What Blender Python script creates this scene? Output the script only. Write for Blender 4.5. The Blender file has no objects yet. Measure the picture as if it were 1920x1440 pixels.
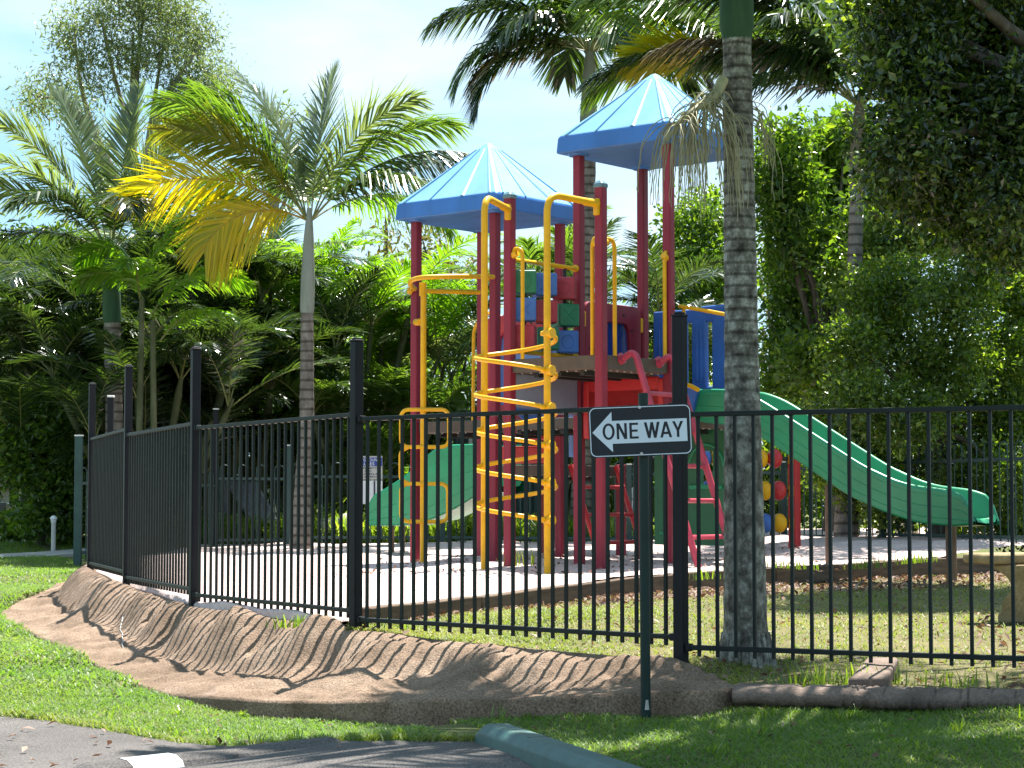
import bpy, math, random
import numpy as np
from mathutils import Vector, Matrix
R = math.radians
rng = np.random.default_rng(7)
random.seed(7)
SC = bpy.context.scene
COL = SC.collection

# ---------------------------------------------------------------- camera, sky, sun, exposure
FPX = 3900.0                      # focal length in pixels of the 1920 px wide photograph
PITCH = math.atan(225.0 / FPX)
cam_d = bpy.data.cameras.new("camera")
cam = bpy.data.objects.new("camera", cam_d)
COL.objects.link(cam)
cam_d.sensor_width = 36.0
cam_d.lens = 36.0 * FPX / 1920.0
cam_d.clip_start = 0.1
cam_d.clip_end = 3000
cam.location = (0, 0, 0)          # eye height is the zero of all heights
cam.rotation_euler = (math.pi / 2 + PITCH, 0, 0)
SC.camera = cam

SUN_EL, SUN_AZ = R(66), R(23)     # azimuth measured from +Y towards +X
world = bpy.data.worlds.new("World")
SC.world = world
world.use_nodes = True
nt = world.node_tree
bg = nt.nodes["Background"]
sky = nt.nodes.new("ShaderNodeTexSky")
sky.sky_type = 'NISHITA'
sky.sun_disc = False
sky.sun_elevation = SUN_EL
sky.sun_rotation = SUN_AZ
sky.air_density = 1.0
sky.dust_density = 0.8
sky.ozone_density = 1.2
tc = nt.nodes.new("ShaderNodeTexCoord")
mp = nt.nodes.new("ShaderNodeMapping")
mp.inputs["Scale"].default_value = (2.2, 2.2, 7.0)
cn = nt.nodes.new("ShaderNodeTexNoise")
cn.inputs["Scale"].default_value = 2.2
cn.inputs["Detail"].default_value = 7
cr = nt.nodes.new("ShaderNodeValToRGB")
cr.color_ramp.elements[0].position = 0.40
cr.color_ramp.elements[0].color = (0.30, 0.58, 0.80, 1)
cr.color_ramp.elements[1].position = 0.72
cr.color_ramp.elements[1].color = (0.74, 0.83, 0.87, 1)
vs_ = nt.nodes.new("ShaderNodeVectorMath")
vs_.operation = 'SCALE'
vs_.inputs["Scale"].default_value = 5.4
mixc = nt.nodes.new("ShaderNodeMix")
mixc.data_type = 'RGBA'
mixc.inputs[0].default_value = 0.78
nt.links.new(tc.outputs["Generated"], mp.inputs["Vector"])
nt.links.new(mp.outputs[0], cn.inputs["Vector"])
nt.links.new(cn.outputs["Fac"], cr.inputs["Fac"])
nt.links.new(cr.outputs["Color"], vs_.inputs[0])
nt.links.new(vs_.outputs[0], mixc.inputs[7])
nt.links.new(sky.outputs["Color"], mixc.inputs[6])
nt.links.new(mixc.outputs[2], bg.inputs["Color"])
bg.inputs["Strength"].default_value = 0.085

sun_d = bpy.data.lights.new("sun", 'SUN')
sun_d.energy = 5.0
sun_d.angle = R(0.53)
sun_d.color = (1.0, 0.96, 0.88)
sun = bpy.data.objects.new("sun", sun_d)
COL.objects.link(sun)
sd = Vector((math.sin(SUN_AZ) * math.cos(SUN_EL), math.cos(SUN_AZ) * math.cos(SUN_EL), math.sin(SUN_EL)))
sun.rotation_euler = sd.to_track_quat('Z', 'Y').to_euler()
sun.location = sd * 60
SC.view_settings.view_transform = 'Standard'
SC.view_settings.look = 'None'
SC.view_settings.exposure = 1.65
SC.view_settings.gamma = 1.0
SC.cycles.max_bounces = 8
SC.cycles.diffuse_bounces = 3
SC.cycles.glossy_bounces = 3
SC.cycles.transmission_bounces = 5
SC.cycles.transparent_max_bounces = 8
SC.cycles.use_denoising = True

# ---------------------------------------------------------------- picture measuring helper
def P(px, py, Y):
    """The world point at distance Y in front of the eye that was measured at (px, py) in the photograph."""
    dx, dy = (px - 960) / FPX, (720 - py) / FPX
    f = math.cos(PITCH) - dy * math.sin(PITCH)
    k = Y / f
    return Vector((dx * k, Y, (math.sin(PITCH) + dy * math.cos(PITCH)) * k))

# ---------------------------------------------------------------- materials
def new_mat(name):
    m = bpy.data.materials.new(name)
    m.use_nodes = True
    return m, m.node_tree, m.node_tree.nodes["Principled BSDF"]

def ramp(nt, stops):
    r = nt.nodes.new("ShaderNodeValToRGB")
    e = r.color_ramp.elements
    while len(e) < len(stops):
        e.new(0.5)
    for i, (p, c) in enumerate(stops):
        e[i].position = p
        e[i].color = (*c, 1)
    return r

def noise(nt, scale, detail=4, rough=0.55, coord="Object", stretch=None):
    t = nt.nodes.new("ShaderNodeTexCoord")
    n = nt.nodes.new("ShaderNodeTexNoise")
    n.inputs["Scale"].default_value = scale
    n.inputs["Detail"].default_value = detail
    n.inputs["Roughness"].default_value = rough
    if stretch:
        m = nt.nodes.new("ShaderNodeMapping")
        m.inputs["Scale"].default_value = stretch
        nt.links.new(t.outputs[coord], m.inputs[0])
        nt.links.new(m.outputs[0], n.inputs["Vector"])
    else:
        nt.links.new(t.outputs[coord], n.inputs["Vector"])
    return n

def bump(nt, bsdf, src, strength, dist=0.01):
    b = nt.nodes.new("ShaderNodeBump")
    b.inputs["Strength"].default_value = strength
    b.inputs["Distance"].default_value = dist
    nt.links.new(src, b.inputs["Height"])
    nt.links.new(b.outputs[0], bsdf.inputs["Normal"])

def mat_paint(name, col, rough=0.4, var=0.25, scale=6, dirt=(0.12, 0.1, 0.07), dirt_amt=0.25, metallic=0.0, spec=0.5, stretch=None, fade=None):
    """Painted or moulded surface: base colour with soft blotches, a little grime and fine unevenness."""
    m, nt, b = new_mat(name)
    n1 = noise(nt, scale, 5, 0.6, stretch=stretch)
    lo = tuple(c * (1 - var) for c in col)
    hi = fade if fade else tuple(min(1, c * (1 + var)) for c in col)
    r1 = ramp(nt, [(0.3, lo), (0.7, hi)])
    nt.links.new(n1.outputs["Fac"], r1.inputs["Fac"])
    n2 = noise(nt, scale * 5, 6, 0.7)
    r2 = ramp(nt, [(0.52, (0, 0, 0)), (0.8, (dirt_amt,) * 3)])
    nt.links.new(n2.outputs["Fac"], r2.inputs["Fac"])
    mx = nt.nodes.new("ShaderNodeMix")
    mx.data_type = 'RGBA'
    mx.inputs[7].default_value = (*dirt, 1)
    nt.links.new(r2.outputs["Color"], mx.inputs[0])
    nt.links.new(r1.outputs["Color"], mx.inputs[6])
    nt.links.new(mx.outputs[2], b.inputs["Base Color"])
    rr = nt.nodes.new("ShaderNodeMapRange")
    rr.inputs["To Min"].default_value = max(0.05, rough - 0.1)
    rr.inputs["To Max"].default_value = min(1, rough + 0.15)
    nt.links.new(n2.outputs["Fac"], rr.inputs["Value"])
    nt.links.new(rr.outputs[0], b.inputs["Roughness"])
    b.inputs["Metallic"].default_value = metallic
    b.inputs["Specular IOR Level"].default_value = spec
    bump(nt, b, n2.outputs["Fac"], 0.12, 0.004)
    return m

def mat_ground(name, stops, scale, rough=0.9, bstr=0.5, bdist=0.02, fine=60, fine_amt=0.35):
    m, nt, b = new_mat(name)
    n1 = noise(nt, scale, 6, 0.65)
    r1 = ramp(nt, stops)
    nt.links.new(n1.outputs["Fac"], r1.inputs["Fac"])
    n2 = noise(nt, fine, 4, 0.7)
    r2 = ramp(nt, [(0.3, (1 - fine_amt,) * 3), (0.7, (1 + fine_amt * 0.6,) * 3)])
    nt.links.new(n2.outputs["Fac"], r2.inputs["Fac"])
    mx = nt.nodes.new("ShaderNodeMix")
    mx.data_type = 'RGBA'
    mx.blend_type = 'MULTIPLY'
    mx.inputs[0].default_value = 1
    nt.links.new(r1.outputs["Color"], mx.inputs[6])
    nt.links.new(r2.outputs["Color"], mx.inputs[7])
    nt.links.new(mx.outputs[2], b.inputs["Base Color"])
    b.inputs["Roughness"].default_value = rough
    b.inputs["Specular IOR Level"].default_value = 0.25
    bump(nt, b, n2.outputs["Fac"], bstr, bdist)
    return m

def mat_leaf(name, cols, rough=0.38, trans=0.42, tcol=None, spec=0.5, patch=None):
    """Foliage: colour differs from leaf to leaf; light shines through the blade."""
    m, nt, b = new_mat(name)
    g = nt.nodes.new("ShaderNodeNewGeometry")
    k = len(cols)
    r = ramp(nt, [(i / max(1, k - 1), c) for i, c in enumerate(cols)])
    if patch:                           # drier and lusher patches
        pn = noise(nt, patch, 4, 0.6)
        ma = nt.nodes.new("ShaderNodeMath"); ma.operation = 'MULTIPLY_ADD'
        ma.inputs[1].default_value = .45
        m2 = nt.nodes.new("ShaderNodeMapRange")
        m2.inputs["From Min"].default_value = .3; m2.inputs["From Max"].default_value = .7
        m2.inputs["To Max"].default_value = .55
        nt.links.new(pn.outputs["Fac"], m2.inputs["Value"])
        nt.links.new(g.outputs["Random Per Island"], ma.inputs[0])
        nt.links.new(m2.outputs[0], ma.inputs[2])
        nt.links.new(ma.outputs[0], r.inputs["Fac"])
    else:
        nt.links.new(g.outputs["Random Per Island"], r.inputs["Fac"])
    nt.links.new(r.outputs["Color"], b.inputs["Base Color"])
    b.inputs["Roughness"].default_value = rough
    b.inputs["Specular IOR Level"].default_value = spec
    t = nt.nodes.new("ShaderNodeBsdfTranslucent")
    mu = nt.nodes.new("ShaderNodeMix")
    mu.data_type = 'RGBA'
    mu.blend_type = 'MULTIPLY'
    mu.inputs[0].default_value = 1
    mu.inputs[7].default_value = (*(tcol or (2.0, 1.9, 0.6)), 1)
    nt.links.new(r.outputs["Color"], mu.inputs[6])
    nt.links.new(mu.outputs[2], t.inputs["Color"])
    ms = nt.nodes.new("ShaderNodeMixShader")
    ms.inputs[0].default_value = trans
    nt.links.new(b.outputs[0], ms.inputs[1])
    nt.links.new(t.outputs[0], ms.inputs[2])
    nt.links.new(ms.outputs[0], nt.nodes["Material Output"].inputs["Surface"])
    return m

def mat_bark(name, c0, c1, c2, scale=9, stretch=(1, 1, 0.3), rings=None, ring_from=None, sharp=.18):
    m, nt, b = new_mat(name)
    n1 = noise(nt, scale, 8, 0.7, stretch=stretch)
    r1 = ramp(nt, [(0.5 - sharp, c0), (0.5, c1), (0.5 + sharp, c2)])
    nt.links.new(n1.outputs["Fac"], r1.inputs["Fac"])
    last = r1.outputs["Color"]
    if rings:
        t = nt.nodes.new("ShaderNodeTexCoord")
        w = nt.nodes.new("ShaderNodeTexWave")
        w.wave_type = 'BANDS'
        w.bands_direction = 'Z'
        w.inputs["Scale"].default_value = rings
        w.inputs["Distortion"].default_value = 1.1
        w.inputs["Detail"].default_value = 2
        nt.links.new(t.outputs["Object"], w.inputs["Vector"])
        r2 = ramp(nt, [(0.0, (0.40, 0.38, 0.36)), (0.14, (0.62, 0.60, 0.58)), (0.30, (1, 1, 1))])
        nt.links.new(w.outputs["Fac"], r2.inputs["Fac"])
        mx = nt.nodes.new("ShaderNodeMix")
        mx.data_type = 'RGBA'
        mx.blend_type = 'MULTIPLY'
        mx.inputs[0].default_value = 1
        if ring_from:                   # old leaf scars are only clear on the younger, upper trunk
            sx = nt.nodes.new("ShaderNodeSeparateXYZ")
            nt.links.new(t.outputs["Object"], sx.inputs[0])
            mr = nt.nodes.new("ShaderNodeMapRange")
            mr.inputs["From Min"].default_value = ring_from[0]
            mr.inputs["From Max"].default_value = ring_from[1]
            nt.links.new(sx.outputs["Z"], mr.inputs["Value"])
            nt.links.new(mr.outputs[0], mx.inputs[0])
        nt.links.new(last, mx.inputs[6])
        nt.links.new(r2.outputs["Color"], mx.inputs[7])
        last = mx.outputs[2]
    nt.links.new(last, b.inputs["Base Color"])
    b.inputs["Roughness"].default_value = 0.85
    b.inputs["Specular IOR Level"].default_value = 0.25
    bump(nt, b, n1.outputs["Fac"], 0.6, 0.012)
    return m

M = {}
M['post_red'] = mat_paint('maroon_plastic', (0.235, 0.020, 0.040), 0.42, 0.22, 3, dirt_amt=0.15, stretch=(1, 1, 0.4), spec=.3)
M['red'] = mat_paint('red_plastic', (0.48, 0.022, 0.025), 0.38, 0.2, 4, dirt_amt=0.15)
M['red_bar'] = mat_paint('pink_red_coated_bar', (0.44, 0.04, 0.075), 0.36, 0.2, 5, dirt_amt=0.15)
M['yellow'] = mat_paint('yellow_coated_bar', (0.74, 0.385, 0.004), 0.36, 0.12, 5, dirt=(0.25, 0.13, 0.02), dirt_amt=0.35, spec=.35)
M['blue'] = mat_paint('blue_plastic', (0.03, 0.12, 0.42), 0.40, 0.2, 3, dirt_amt=0.15)
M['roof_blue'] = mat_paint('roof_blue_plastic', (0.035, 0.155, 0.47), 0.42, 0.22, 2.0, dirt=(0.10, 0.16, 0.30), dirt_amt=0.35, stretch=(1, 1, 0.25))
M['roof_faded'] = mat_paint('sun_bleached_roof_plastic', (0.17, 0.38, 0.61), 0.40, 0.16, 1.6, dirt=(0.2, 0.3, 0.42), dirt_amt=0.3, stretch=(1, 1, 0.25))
M['lightblue'] = mat_paint('faded_blue_plastic', (0.16, 0.30, 0.62), 0.5, 0.15, 3)
M['greyblue'] = mat_paint('grey_blue_plastic', (0.24, 0.29, 0.40), 0.5, 0.1, 3)
M['bubble'] = mat_paint('dark_blue_bubble', (0.015, 0.045, 0.26), 0.2, 0.1, 3, dirt_amt=0.05)
M['green'] = mat_paint('green_plastic', (0.012, 0.25, 0.115), 0.34, 0.18, 2.5, dirt=(0.14, 0.2, 0.08), dirt_amt=0.22)
M['green_dark'] = mat_paint('dark_green_plastic', (0.012, 0.13, 0.05), 0.42, 0.18, 3, dirt_amt=0.15)
M['block_green'] = mat_paint('block_green', (0.012, 0.17, 0.085), 0.4, 0.15, 5)
M['block_blue'] = mat_paint('block_blue', (0.045, 0.15, 0.48), 0.4, 0.15, 5)
M['block_red'] = mat_paint('block_red', (0.36, 0.025, 0.045), 0.4, 0.15, 5)
M['deck'] = mat_paint('brown_deck', (0.085, 0.062, 0.045), 0.6, 0.2, 8)
M['black'] = mat_paint('black_rubber', (0.015, 0.015, 0.015), 0.6, 0.2, 8)
M['cap'] = mat_paint('teal_grey_cap', (0.10, 0.19, 0.24), 0.4, 0.15, 8)
M['steel'] = mat_paint('zinc_bolt', (0.45, 0.45, 0.45), 0.35, 0.1, 20, metallic=0.8)
M['fence'] = mat_paint('black_green_fence_paint', (0.010, 0.016, 0.016), 0.5, 0.25, 6, dirt=(0.08, 0.065, 0.045), dirt_amt=0.15, spec=.22)
M['fence_post'] = mat_paint('black_post_paint', (0.008, 0.009, 0.013), 0.5, 0.2, 6, dirt_amt=0.08, spec=.22)
M['fence_far'] = mat_paint('green_fence_paint', (0.018, 0.055, 0.052), 0.45, 0.25, 6)
M['sign_pole'] = mat_paint('dark_green_pole_paint', (0.012, 0.028, 0.025), 0.5, 0.2, 8, dirt_amt=0.12, spec=.25)
M['sign_black'] = mat_paint('sign_black', (0.018, 0.021, 0.030), 0.45, 0.2, 3, dirt_amt=0.08, spec=.25)
M['sign_white'] = mat_paint('sign_reflective_white', (0.62, 0.68, 0.78), 0.4, 0.05, 5, dirt_amt=0.08)
M['white'] = mat_paint('white_paint', (0.74, 0.74, 0.73), 0.5, 0.08, 6, dirt_amt=0.3)
M['kerb_white'] = mat_paint('shaded_worn_white_kerb_paint', (0.42, 0.44, 0.47), 0.6, 0.25, 14, dirt=(0.12, 0.11, 0.10), dirt_amt=0.75)  # grey-blue base paints partial shade into the white; the dirt patches are wear
M['sign_blue'] = mat_paint('sign_blue', (0.02, 0.05, 0.30), 0.4, 0.1, 5)
M['sign_cream'] = mat_paint('sign_cream', (0.50, 0.48, 0.44), 0.5, 0.08, 5)
M['ink'] = mat_paint('sign_ink', (0.03, 0.03, 0.06), 0.5, 0.1, 5)
M['stop_green'] = mat_paint('green_kerb_paint', (0.020, 0.075, 0.066), 0.5, 0.28, 9, dirt=(0.22, 0.26, 0.24), dirt_amt=0.3)
M['timber'] = mat_paint('weathered_sleeper', (0.115, 0.080, 0.058), 0.85, 0.4, 10, dirt=(0.05, 0.04, 0.03), dirt_amt=0.5, stretch=(0.35, 0.35, 3), spec=0.2)
M['leg_wood'] = mat_paint('brown_support_leg', (0.16, 0.10, 0.07), 0.7, 0.25, 8)
M['sand'] = mat_ground('pale_sand', [(0.3, (0.55, 0.415, 0.385)), (0.7, (0.69, 0.555, 0.52))], 1.3, 0.95, 0.7, 0.03, 22, 0.25)
M['rock'] = mat_ground('brown_moulded_concrete', [(0.25, (0.10, 0.066, 0.040)), (0.5, (0.25, 0.170, 0.118)), (0.78, (0.39, 0.285, 0.21))], 2.6, 0.9, 1.0, 0.014, 85, 0.75)
M['kerb'] = mat_ground('brown_kerb_concrete', [(0.3, (0.10, 0.075, 0.06)), (0.7, (0.26, 0.19, 0.155))], 4, 0.9, 0.7, 0.01, 80, 0.4)
M['asphalt'] = mat_ground('asphalt', [(0.3, (0.105, 0.096, 0.092)), (0.7, (0.165, 0.150, 0.143))], 1.6, 0.92, 1.0, 0.012, 95, 0.75)
M['concrete'] = mat_ground('grey_path_concrete', [(0.3, (0.36, 0.34, 0.31)), (0.7, (0.48, 0.45, 0.41))], 2, 0.9, 0.4, 0.006, 60, 0.2)
M['soil'] = mat_ground('lawn_soil', [(0.3, (0.09, 0.105, 0.030)), (0.6, (0.14, 0.15, 0.05)), (0.8, (0.18, 0.15, 0.075))], 1.2, 0.95, 0.8, 0.03, 40, 0.5)
M['soil_dry'] = mat_ground('dry_lawn_soil', [(0.3, (0.13, 0.105, 0.055)), (0.6, (0.19, 0.17, 0.075)), (0.8, (0.25, 0.19, 0.12))], 1.6, 0.95, 0.8, 0.03, 50, 0.5)
M['stone'] = mat_ground('carved_sandstone', [(0.3, (0.20, 0.145, 0.07)), (0.7, (0.34, 0.265, 0.15))], 5, 0.9, 0.5, 0.008, 60, 0.3)
M['cladding'] = mat_paint('cream_weatherboard', (0.55, 0.52, 0.44), 0.6, 0.08, 4)
M['shed'] = mat_paint('dark_green_steel_sheet', (0.04, 0.075, 0.07), 0.5, 0.15, 3)
M['greysheet'] = mat_paint('grey_slats', (0.20, 0.20, 0.23), 0.6, 0.25, 10)
M['glass'] = mat_paint('dark_window', (0.03, 0.035, 0.04), 0.1, 0.1, 2)

# ---------------------------------------------------------------- mesh building
class MB:
    def __init__(self):
        self.v, self.f, self.mi, self.sm = [], [], [], []
    def add(self, verts, faces, mi=0, smooth=False):
        o = len(self.v)
        self.v += [tuple(p) for p in verts]
        for f in faces:
            self.f.append(tuple(i + o for i in f))
            self.mi.append(mi)
            self.sm.append(smooth)
    def box(self, c, a, b, d, mi=0):
        """Box at centre c with half-vectors a, b, d."""
        c, a, b, d = Vector(c), Vector(a), Vector(b), Vector(d)
        vs = [c + sx * a + sy * b + sz * d for sz in (-1, 1) for sy in (-1, 1) for sx in (-1, 1)]
        self.add(vs, [(0, 2, 3, 1), (4, 5, 7, 6), (0, 1, 5, 4), (2, 6, 7, 3), (0, 4, 6, 2), (1, 3, 7, 5)], mi)
    def bar(self, p, q, w, h=None, mi=0, up=(0, 0, 1)):
        p, q = Vector(p), Vector(q)
        h = w if h is None else h
        d = (q - p)
        L = d.length
        d.normalize()
        up = Vector(up)
        if abs(d.dot(up)) > 0.98:
            up = Vector((0, 1, 0))
        s = d.cross(up).normalized()
        u = s.cross(d).normalized()
        self.box((p + q) / 2, d * L / 2, s * w / 2, u * h / 2, mi)
    def tube(self, pts, r, n=8, mi=0, closed=False, caps=True, smooth=True):
        pts = [Vector(p) for p in pts]
        m = len(pts)
        rs = r if isinstance(r, (list, tuple)) else [r] * m
        vs, fs = [], []
        prev = None
        for i, p in enumerate(pts):
            if closed:
                t = pts[(i + 1) % m] - pts[i - 1]
            else:
                t = pts[min(i + 1, m - 1)] - pts[max(i - 1, 0)]
            t.normalize()
            if prev is None:
                a = Vector((0, 0, 1)) if abs(t.z) < 0.9 else Vector((1, 0, 0))
                s = t.cross(a).normalized()
            else:
                s = (prev - t * prev.dot(t)).normalized()
            prev = s
            u = t.cross(s)
            for k in range(n):
                th = 2 * math.pi * k / n
                vs.append(p + (s * math.cos(th) + u * math.sin(th)) * rs[i])
        rows = m if closed else m - 1
        for i in range(rows):
            j = (i + 1) % m
            for k in range(n):
                k2 = (k + 1) % n
                fs.append((i * n + k, i * n + k2, j * n + k2, j * n + k))
        self.add(vs, fs, mi, smooth)
        if caps and not closed:
            self.add(vs[:n], [tuple(range(n))[::-1]], mi)
            self.add(vs[-n:], [tuple(range(n))], mi)
    def prism(self, poly, ext, mi=0):
        """Extrude the polygon (list of points) by the vector ext."""
        n = len(poly)
        ext = Vector(ext)
        a = [Vector(p) for p in poly]
        vs = a + [p + ext for p in a]
        fs = [tuple(range(n))[::-1], tuple(range(n, 2 * n))] + [(i, (i + 1) % n, n + (i + 1) % n, n + i) for i in range(n)]
        self.add(vs, fs, mi)
    def ring(self, outer, inner, ext, mi=0):
        """Plate with one hole: loops of equal length, extruded by ext."""
        n = len(outer)
        ext = Vector(ext)
        o, i_ = [Vector(p) for p in outer], [Vector(p) for p in inner]
        vs = o + i_ + [p + ext for p in o] + [p + ext for p in i_]
        fs = []
        for k in range(n):
            k2 = (k + 1) % n
            fs += [(k2, k, n + k, n + k2), (2 * n + k, 2 * n + k2, 3 * n + k2, 3 * n + k),
                   (k, k2, 2 * n + k2, 2 * n + k), (n + k2, n + k, 3 * n + k, 3 * n + k2)]
        self.add(vs, fs, mi)
    def ball(self, c, r, nu=14, nv=9, mi=0, axis=None, squash=1.0):
        c = Vector(c)
        ax = Vector(axis or (0, 0, 1)).normalized()
        s = ax.orthogonal().normalized()
        t = ax.cross(s)
        vs, fs = [], []
        for i in range(nv + 1):
            ph = math.pi * i / nv
            for k in range(nu):
                th = 2 * math.pi * k / nu
                vs.append(c + ax * math.cos(ph) * r * squash + (s * math.cos(th) + t * math.sin(th)) * math.sin(ph) * r)
        for i in range(nv):
            for k in range(nu):
                k2 = (k + 1) % nu
                fs.append((i * nu + k, (i + 1) * nu + k, (i + 1) * nu + k2, i * nu + k2))
        self.add(vs, fs, mi, True)

def root_loc(o):
    while o is not None and o.parent is not None:
        o = o.parent
    return Vector(o.location) if o is not None else Vector((0, 0, 0))

def tag(o, label=None, cat=None, group=None, kind=None):
    if label: o['label'] = label
    if cat: o['category'] = cat
    if group: o['group'] = group
    if kind: o['kind'] = kind
    return o

def thing(name, loc, label, cat, group=None, kind=None):
    o = bpy.data.objects.new(name, None)
    COL.objects.link(o)
    o.location = loc
    o.empty_display_size = 0.2
    return tag(o, label, cat, group, kind)

def obj(name, mb, mats, parent=None, loc=None, bevel=None, label=None):
    """Link the collected mesh as one object; parts are stored relative to their thing's base."""
    me = bpy.data.meshes.new(name)
    off = root_loc(parent) if parent is not None else Vector(loc or (0, 0, 0))
    if isinstance(mb, MB):
        me.from_pydata([(x - off.x, y - off.y, z - off.z) for x, y, z in mb.v], [], mb.f)
        me.polygons.foreach_set("material_index", mb.mi)
        me.polygons.foreach_set("use_smooth", mb.sm)
    else:
        V, Q, mi, sm = mb
        V = np.asarray(V, dtype=np.float32) - np.array(off, dtype=np.float32)
        Q = np.asarray(Q, dtype=np.int32)
        k = Q.shape[1]
        me.vertices.add(len(V))
        me.vertices.foreach_set("co", V.ravel())
        me.loops.add(Q.size)
        me.loops.foreach_set("vertex_index", Q.ravel())
        me.polygons.add(len(Q))
        me.polygons.foreach_set("loop_start", np.arange(0, Q.size, k, dtype=np.int32))
        me.polygons.foreach_set("loop_total", np.full(len(Q), k, dtype=np.int32))
        if mi is not None:
            me.polygons.foreach_set("material_index", np.asarray(mi, dtype=np.int32))
        me.polygons.foreach_set("use_smooth", np.full(len(Q), bool(sm)))
        me.update(calc_edges=True)
    for m in (mats if isinstance(mats, (list, tuple)) else [mats]):
        me.materials.append(M[m] if isinstance(m, str) else m)
    me.validate()
    me.update()
    o = bpy.data.objects.new(name, me)
    COL.objects.link(o)
    if parent is not None:
        o.parent = parent
    else:
        o.location = off
    if bevel:
        b = o.modifiers.new("edge", 'BEVEL')
        b.width = bevel
        b.segments = 3
        b.limit_method = 'ANGLE'
        b.angle_limit = R(35)
    if label: o['label'] = label
    return o

def children(o):
    return [c for c in bpy.data.objects if c.parent is o]

def copy_tree(o, parent=None):
    c = o.copy()
    COL.objects.link(c)
    c.parent = parent
    for ch in children(o):
        copy_tree(ch, c)
    return c

def arc(c, a, b, t0, t1, n):
    c, a, b = Vector(c), Vector(a), Vector(b)
    return [c + a * math.cos(t0 + (t1 - t0) * i / n) + b * math.sin(t0 + (t1 - t0) * i / n) for i in range(n + 1)]

def fillet(pts, r, n=5):
    """Round the inner corners of a polyline with radius about r."""
    pts = [Vector(p) for p in pts]
    out = [pts[0]]
    for i in range(1, len(pts) - 1):
        p, a, b = pts[i], pts[i - 1], pts[i + 1]
        da, db = (a - p), (b - p)
        ra, rb = min(r, da.length * 0.49), min(r, db.length * 0.49)
        s, e = p + da.normalized() * ra, p + db.normalized() * rb
        for k in range(n + 1):
            t = k / n
            out.append(s * (1 - t) ** 2 + p * 2 * t * (1 - t) + e * t * t)
    out.append(pts[-1])
    return out

def text_mesh(body, size_w, size_h, origin, right, up, normal, bold=0.0, align=None):
    """Lettering as flat mesh filling size_w x size_h with its lower left at origin."""
    cu = bpy.data.curves.new("lettering", 'FONT')
    cu.body = body
    cu.offset = bold
    cu.resolution_u = 4
    to = bpy.data.objects.new("lettering", cu)
    COL.objects.link(to)
    dg = bpy.context.evaluated_depsgraph_get()
    me = bpy.data.meshes.new_from_object(to.evaluated_get(dg))
    xs = [v.co.x for v in me.vertices]
    ys = [v.co.y for v in me.vertices]
    x0, x1, y0, y1 = min(xs), max(xs), min(ys), max(ys)
    vs = []
    for v in me.vertices:
        a = (v.co.x - x0) / (x1 - x0) * size_w
        b = (v.co.y - y0) / (y1 - y0) * size_h
        vs.append(Vector(origin) + Vector(right) * a + Vector(up) * b + Vector(normal) * 0.0015)
    fs = [tuple(p.vertices) for p in me.polygons]
    bpy.data.objects.remove(to)
    bpy.data.curves.remove(cu)
    bpy.data.meshes.remove(me)
    return vs, fs

# ================================================================ SETTING
def smooth(a, b, x):
    t = np.clip((np.asarray(x, float) - a) / (b - a), 0, 1)
    return t * t * (3 - 2 * t)

LAWN = np.array([  # x, y, height relative to the eye
    (.62, 9.85, -1.0), (1.3, 9.75, -.945), (2.5, 9.45, -.905), (4.5, 9.2, -.89), (1.5, 8.9, -.965), (3, 8.4, -.95), (0, 9.5, -1.055), (-.9, 10.7, -1.118), (-1.3, 11.1, -1.135), (-2, 10, -1.16),
    (-2.1, 12.2, -1.115), (-2.6, 13, -1.065), (-3.1, 14.2, -.995), (-4.1, 16.9, -.94), (-3.2, 10.5, -1.18), (-4.6, 13.2, -1.05), (-4.7, 19.4, -.80),
    (-5.3, 22, -.72), (-6, 25.5, -.67), (-9, 25.5, -.70), (-8, 30, -.56), (-6, 31, -.54), (-4, 7.5, -1.2), (-2, 7.5, -1.2), (0, 7.5, -1.1), (2, 7.5, -1.02), (4.5, 7.5, -.97),
    (-12, 18, -1.0), (-12, 10, -1.2), (12, 8, -.9), (10, 14, -.9), (3, 4, -1.1), (-3, 4, -1.2),
    (0, 14, -.95), (-1.5, 16, -.95), (1.5, 13, -1.0), (3, 12, -1.0), (5, 13, -1.0), (0, 20, -.95), (4, 18, -1.0), (8, 20, -.95), (-2.5, 22, -.9), (2, 26, -.85), (-2, 27.4, -.8), (6, 26, -.8),
    (-3, 30, -.6), (3, 31, -.55), (10, 30, -.5), (0, 40, -.4), (-15, 40, -.4), (15, 40, -.4), (0, 90, -.2), (-40, 60, -.3), (40, 60, -.3)])
def lawn_z(x, y):
    x, y = np.asarray(x, float), np.asarray(y, float)
    d2 = (x[..., None] - LAWN[:, 0]) ** 2 + (y[..., None] - LAWN[:, 1]) ** 2
    w = 1 / (d2 + 0.02) ** 1.9
    return (w * LAWN[:, 2]).sum(-1) / w.sum(-1)

def grid_obj(name, xs, ys, zf, mat, **tags):
    X, Y = np.meshgrid(xs, ys)
    Z = zf(X, Y)
    V = np.stack([X, Y, Z], -1).reshape(-1, 3)
    nx, ny = len(xs), len(ys)
    i = (np.arange(ny - 1)[:, None] * nx + np.arange(nx - 1)[None]).reshape(-1)
    Q = np.stack([i, i + 1, i + nx + 1, i + nx], -1)
    o = obj(name, (V, Q, None, True), mat)
    for k, v in tags.items():
        o[k] = v
    return o

def in_poly(x, y, poly):
    c = np.zeros(len(x), bool)
    n = len(poly)
    for a in range(n):
        x1, y1 = poly[a]; x2, y2 = poly[(a + 1) % n]
        cond = ((y1 > y) != (y2 > y)) & (x < (x2 - x1) * (y - y1) / (y2 - y1 + 1e-12) + x1)
        c ^= cond
    return c
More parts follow.
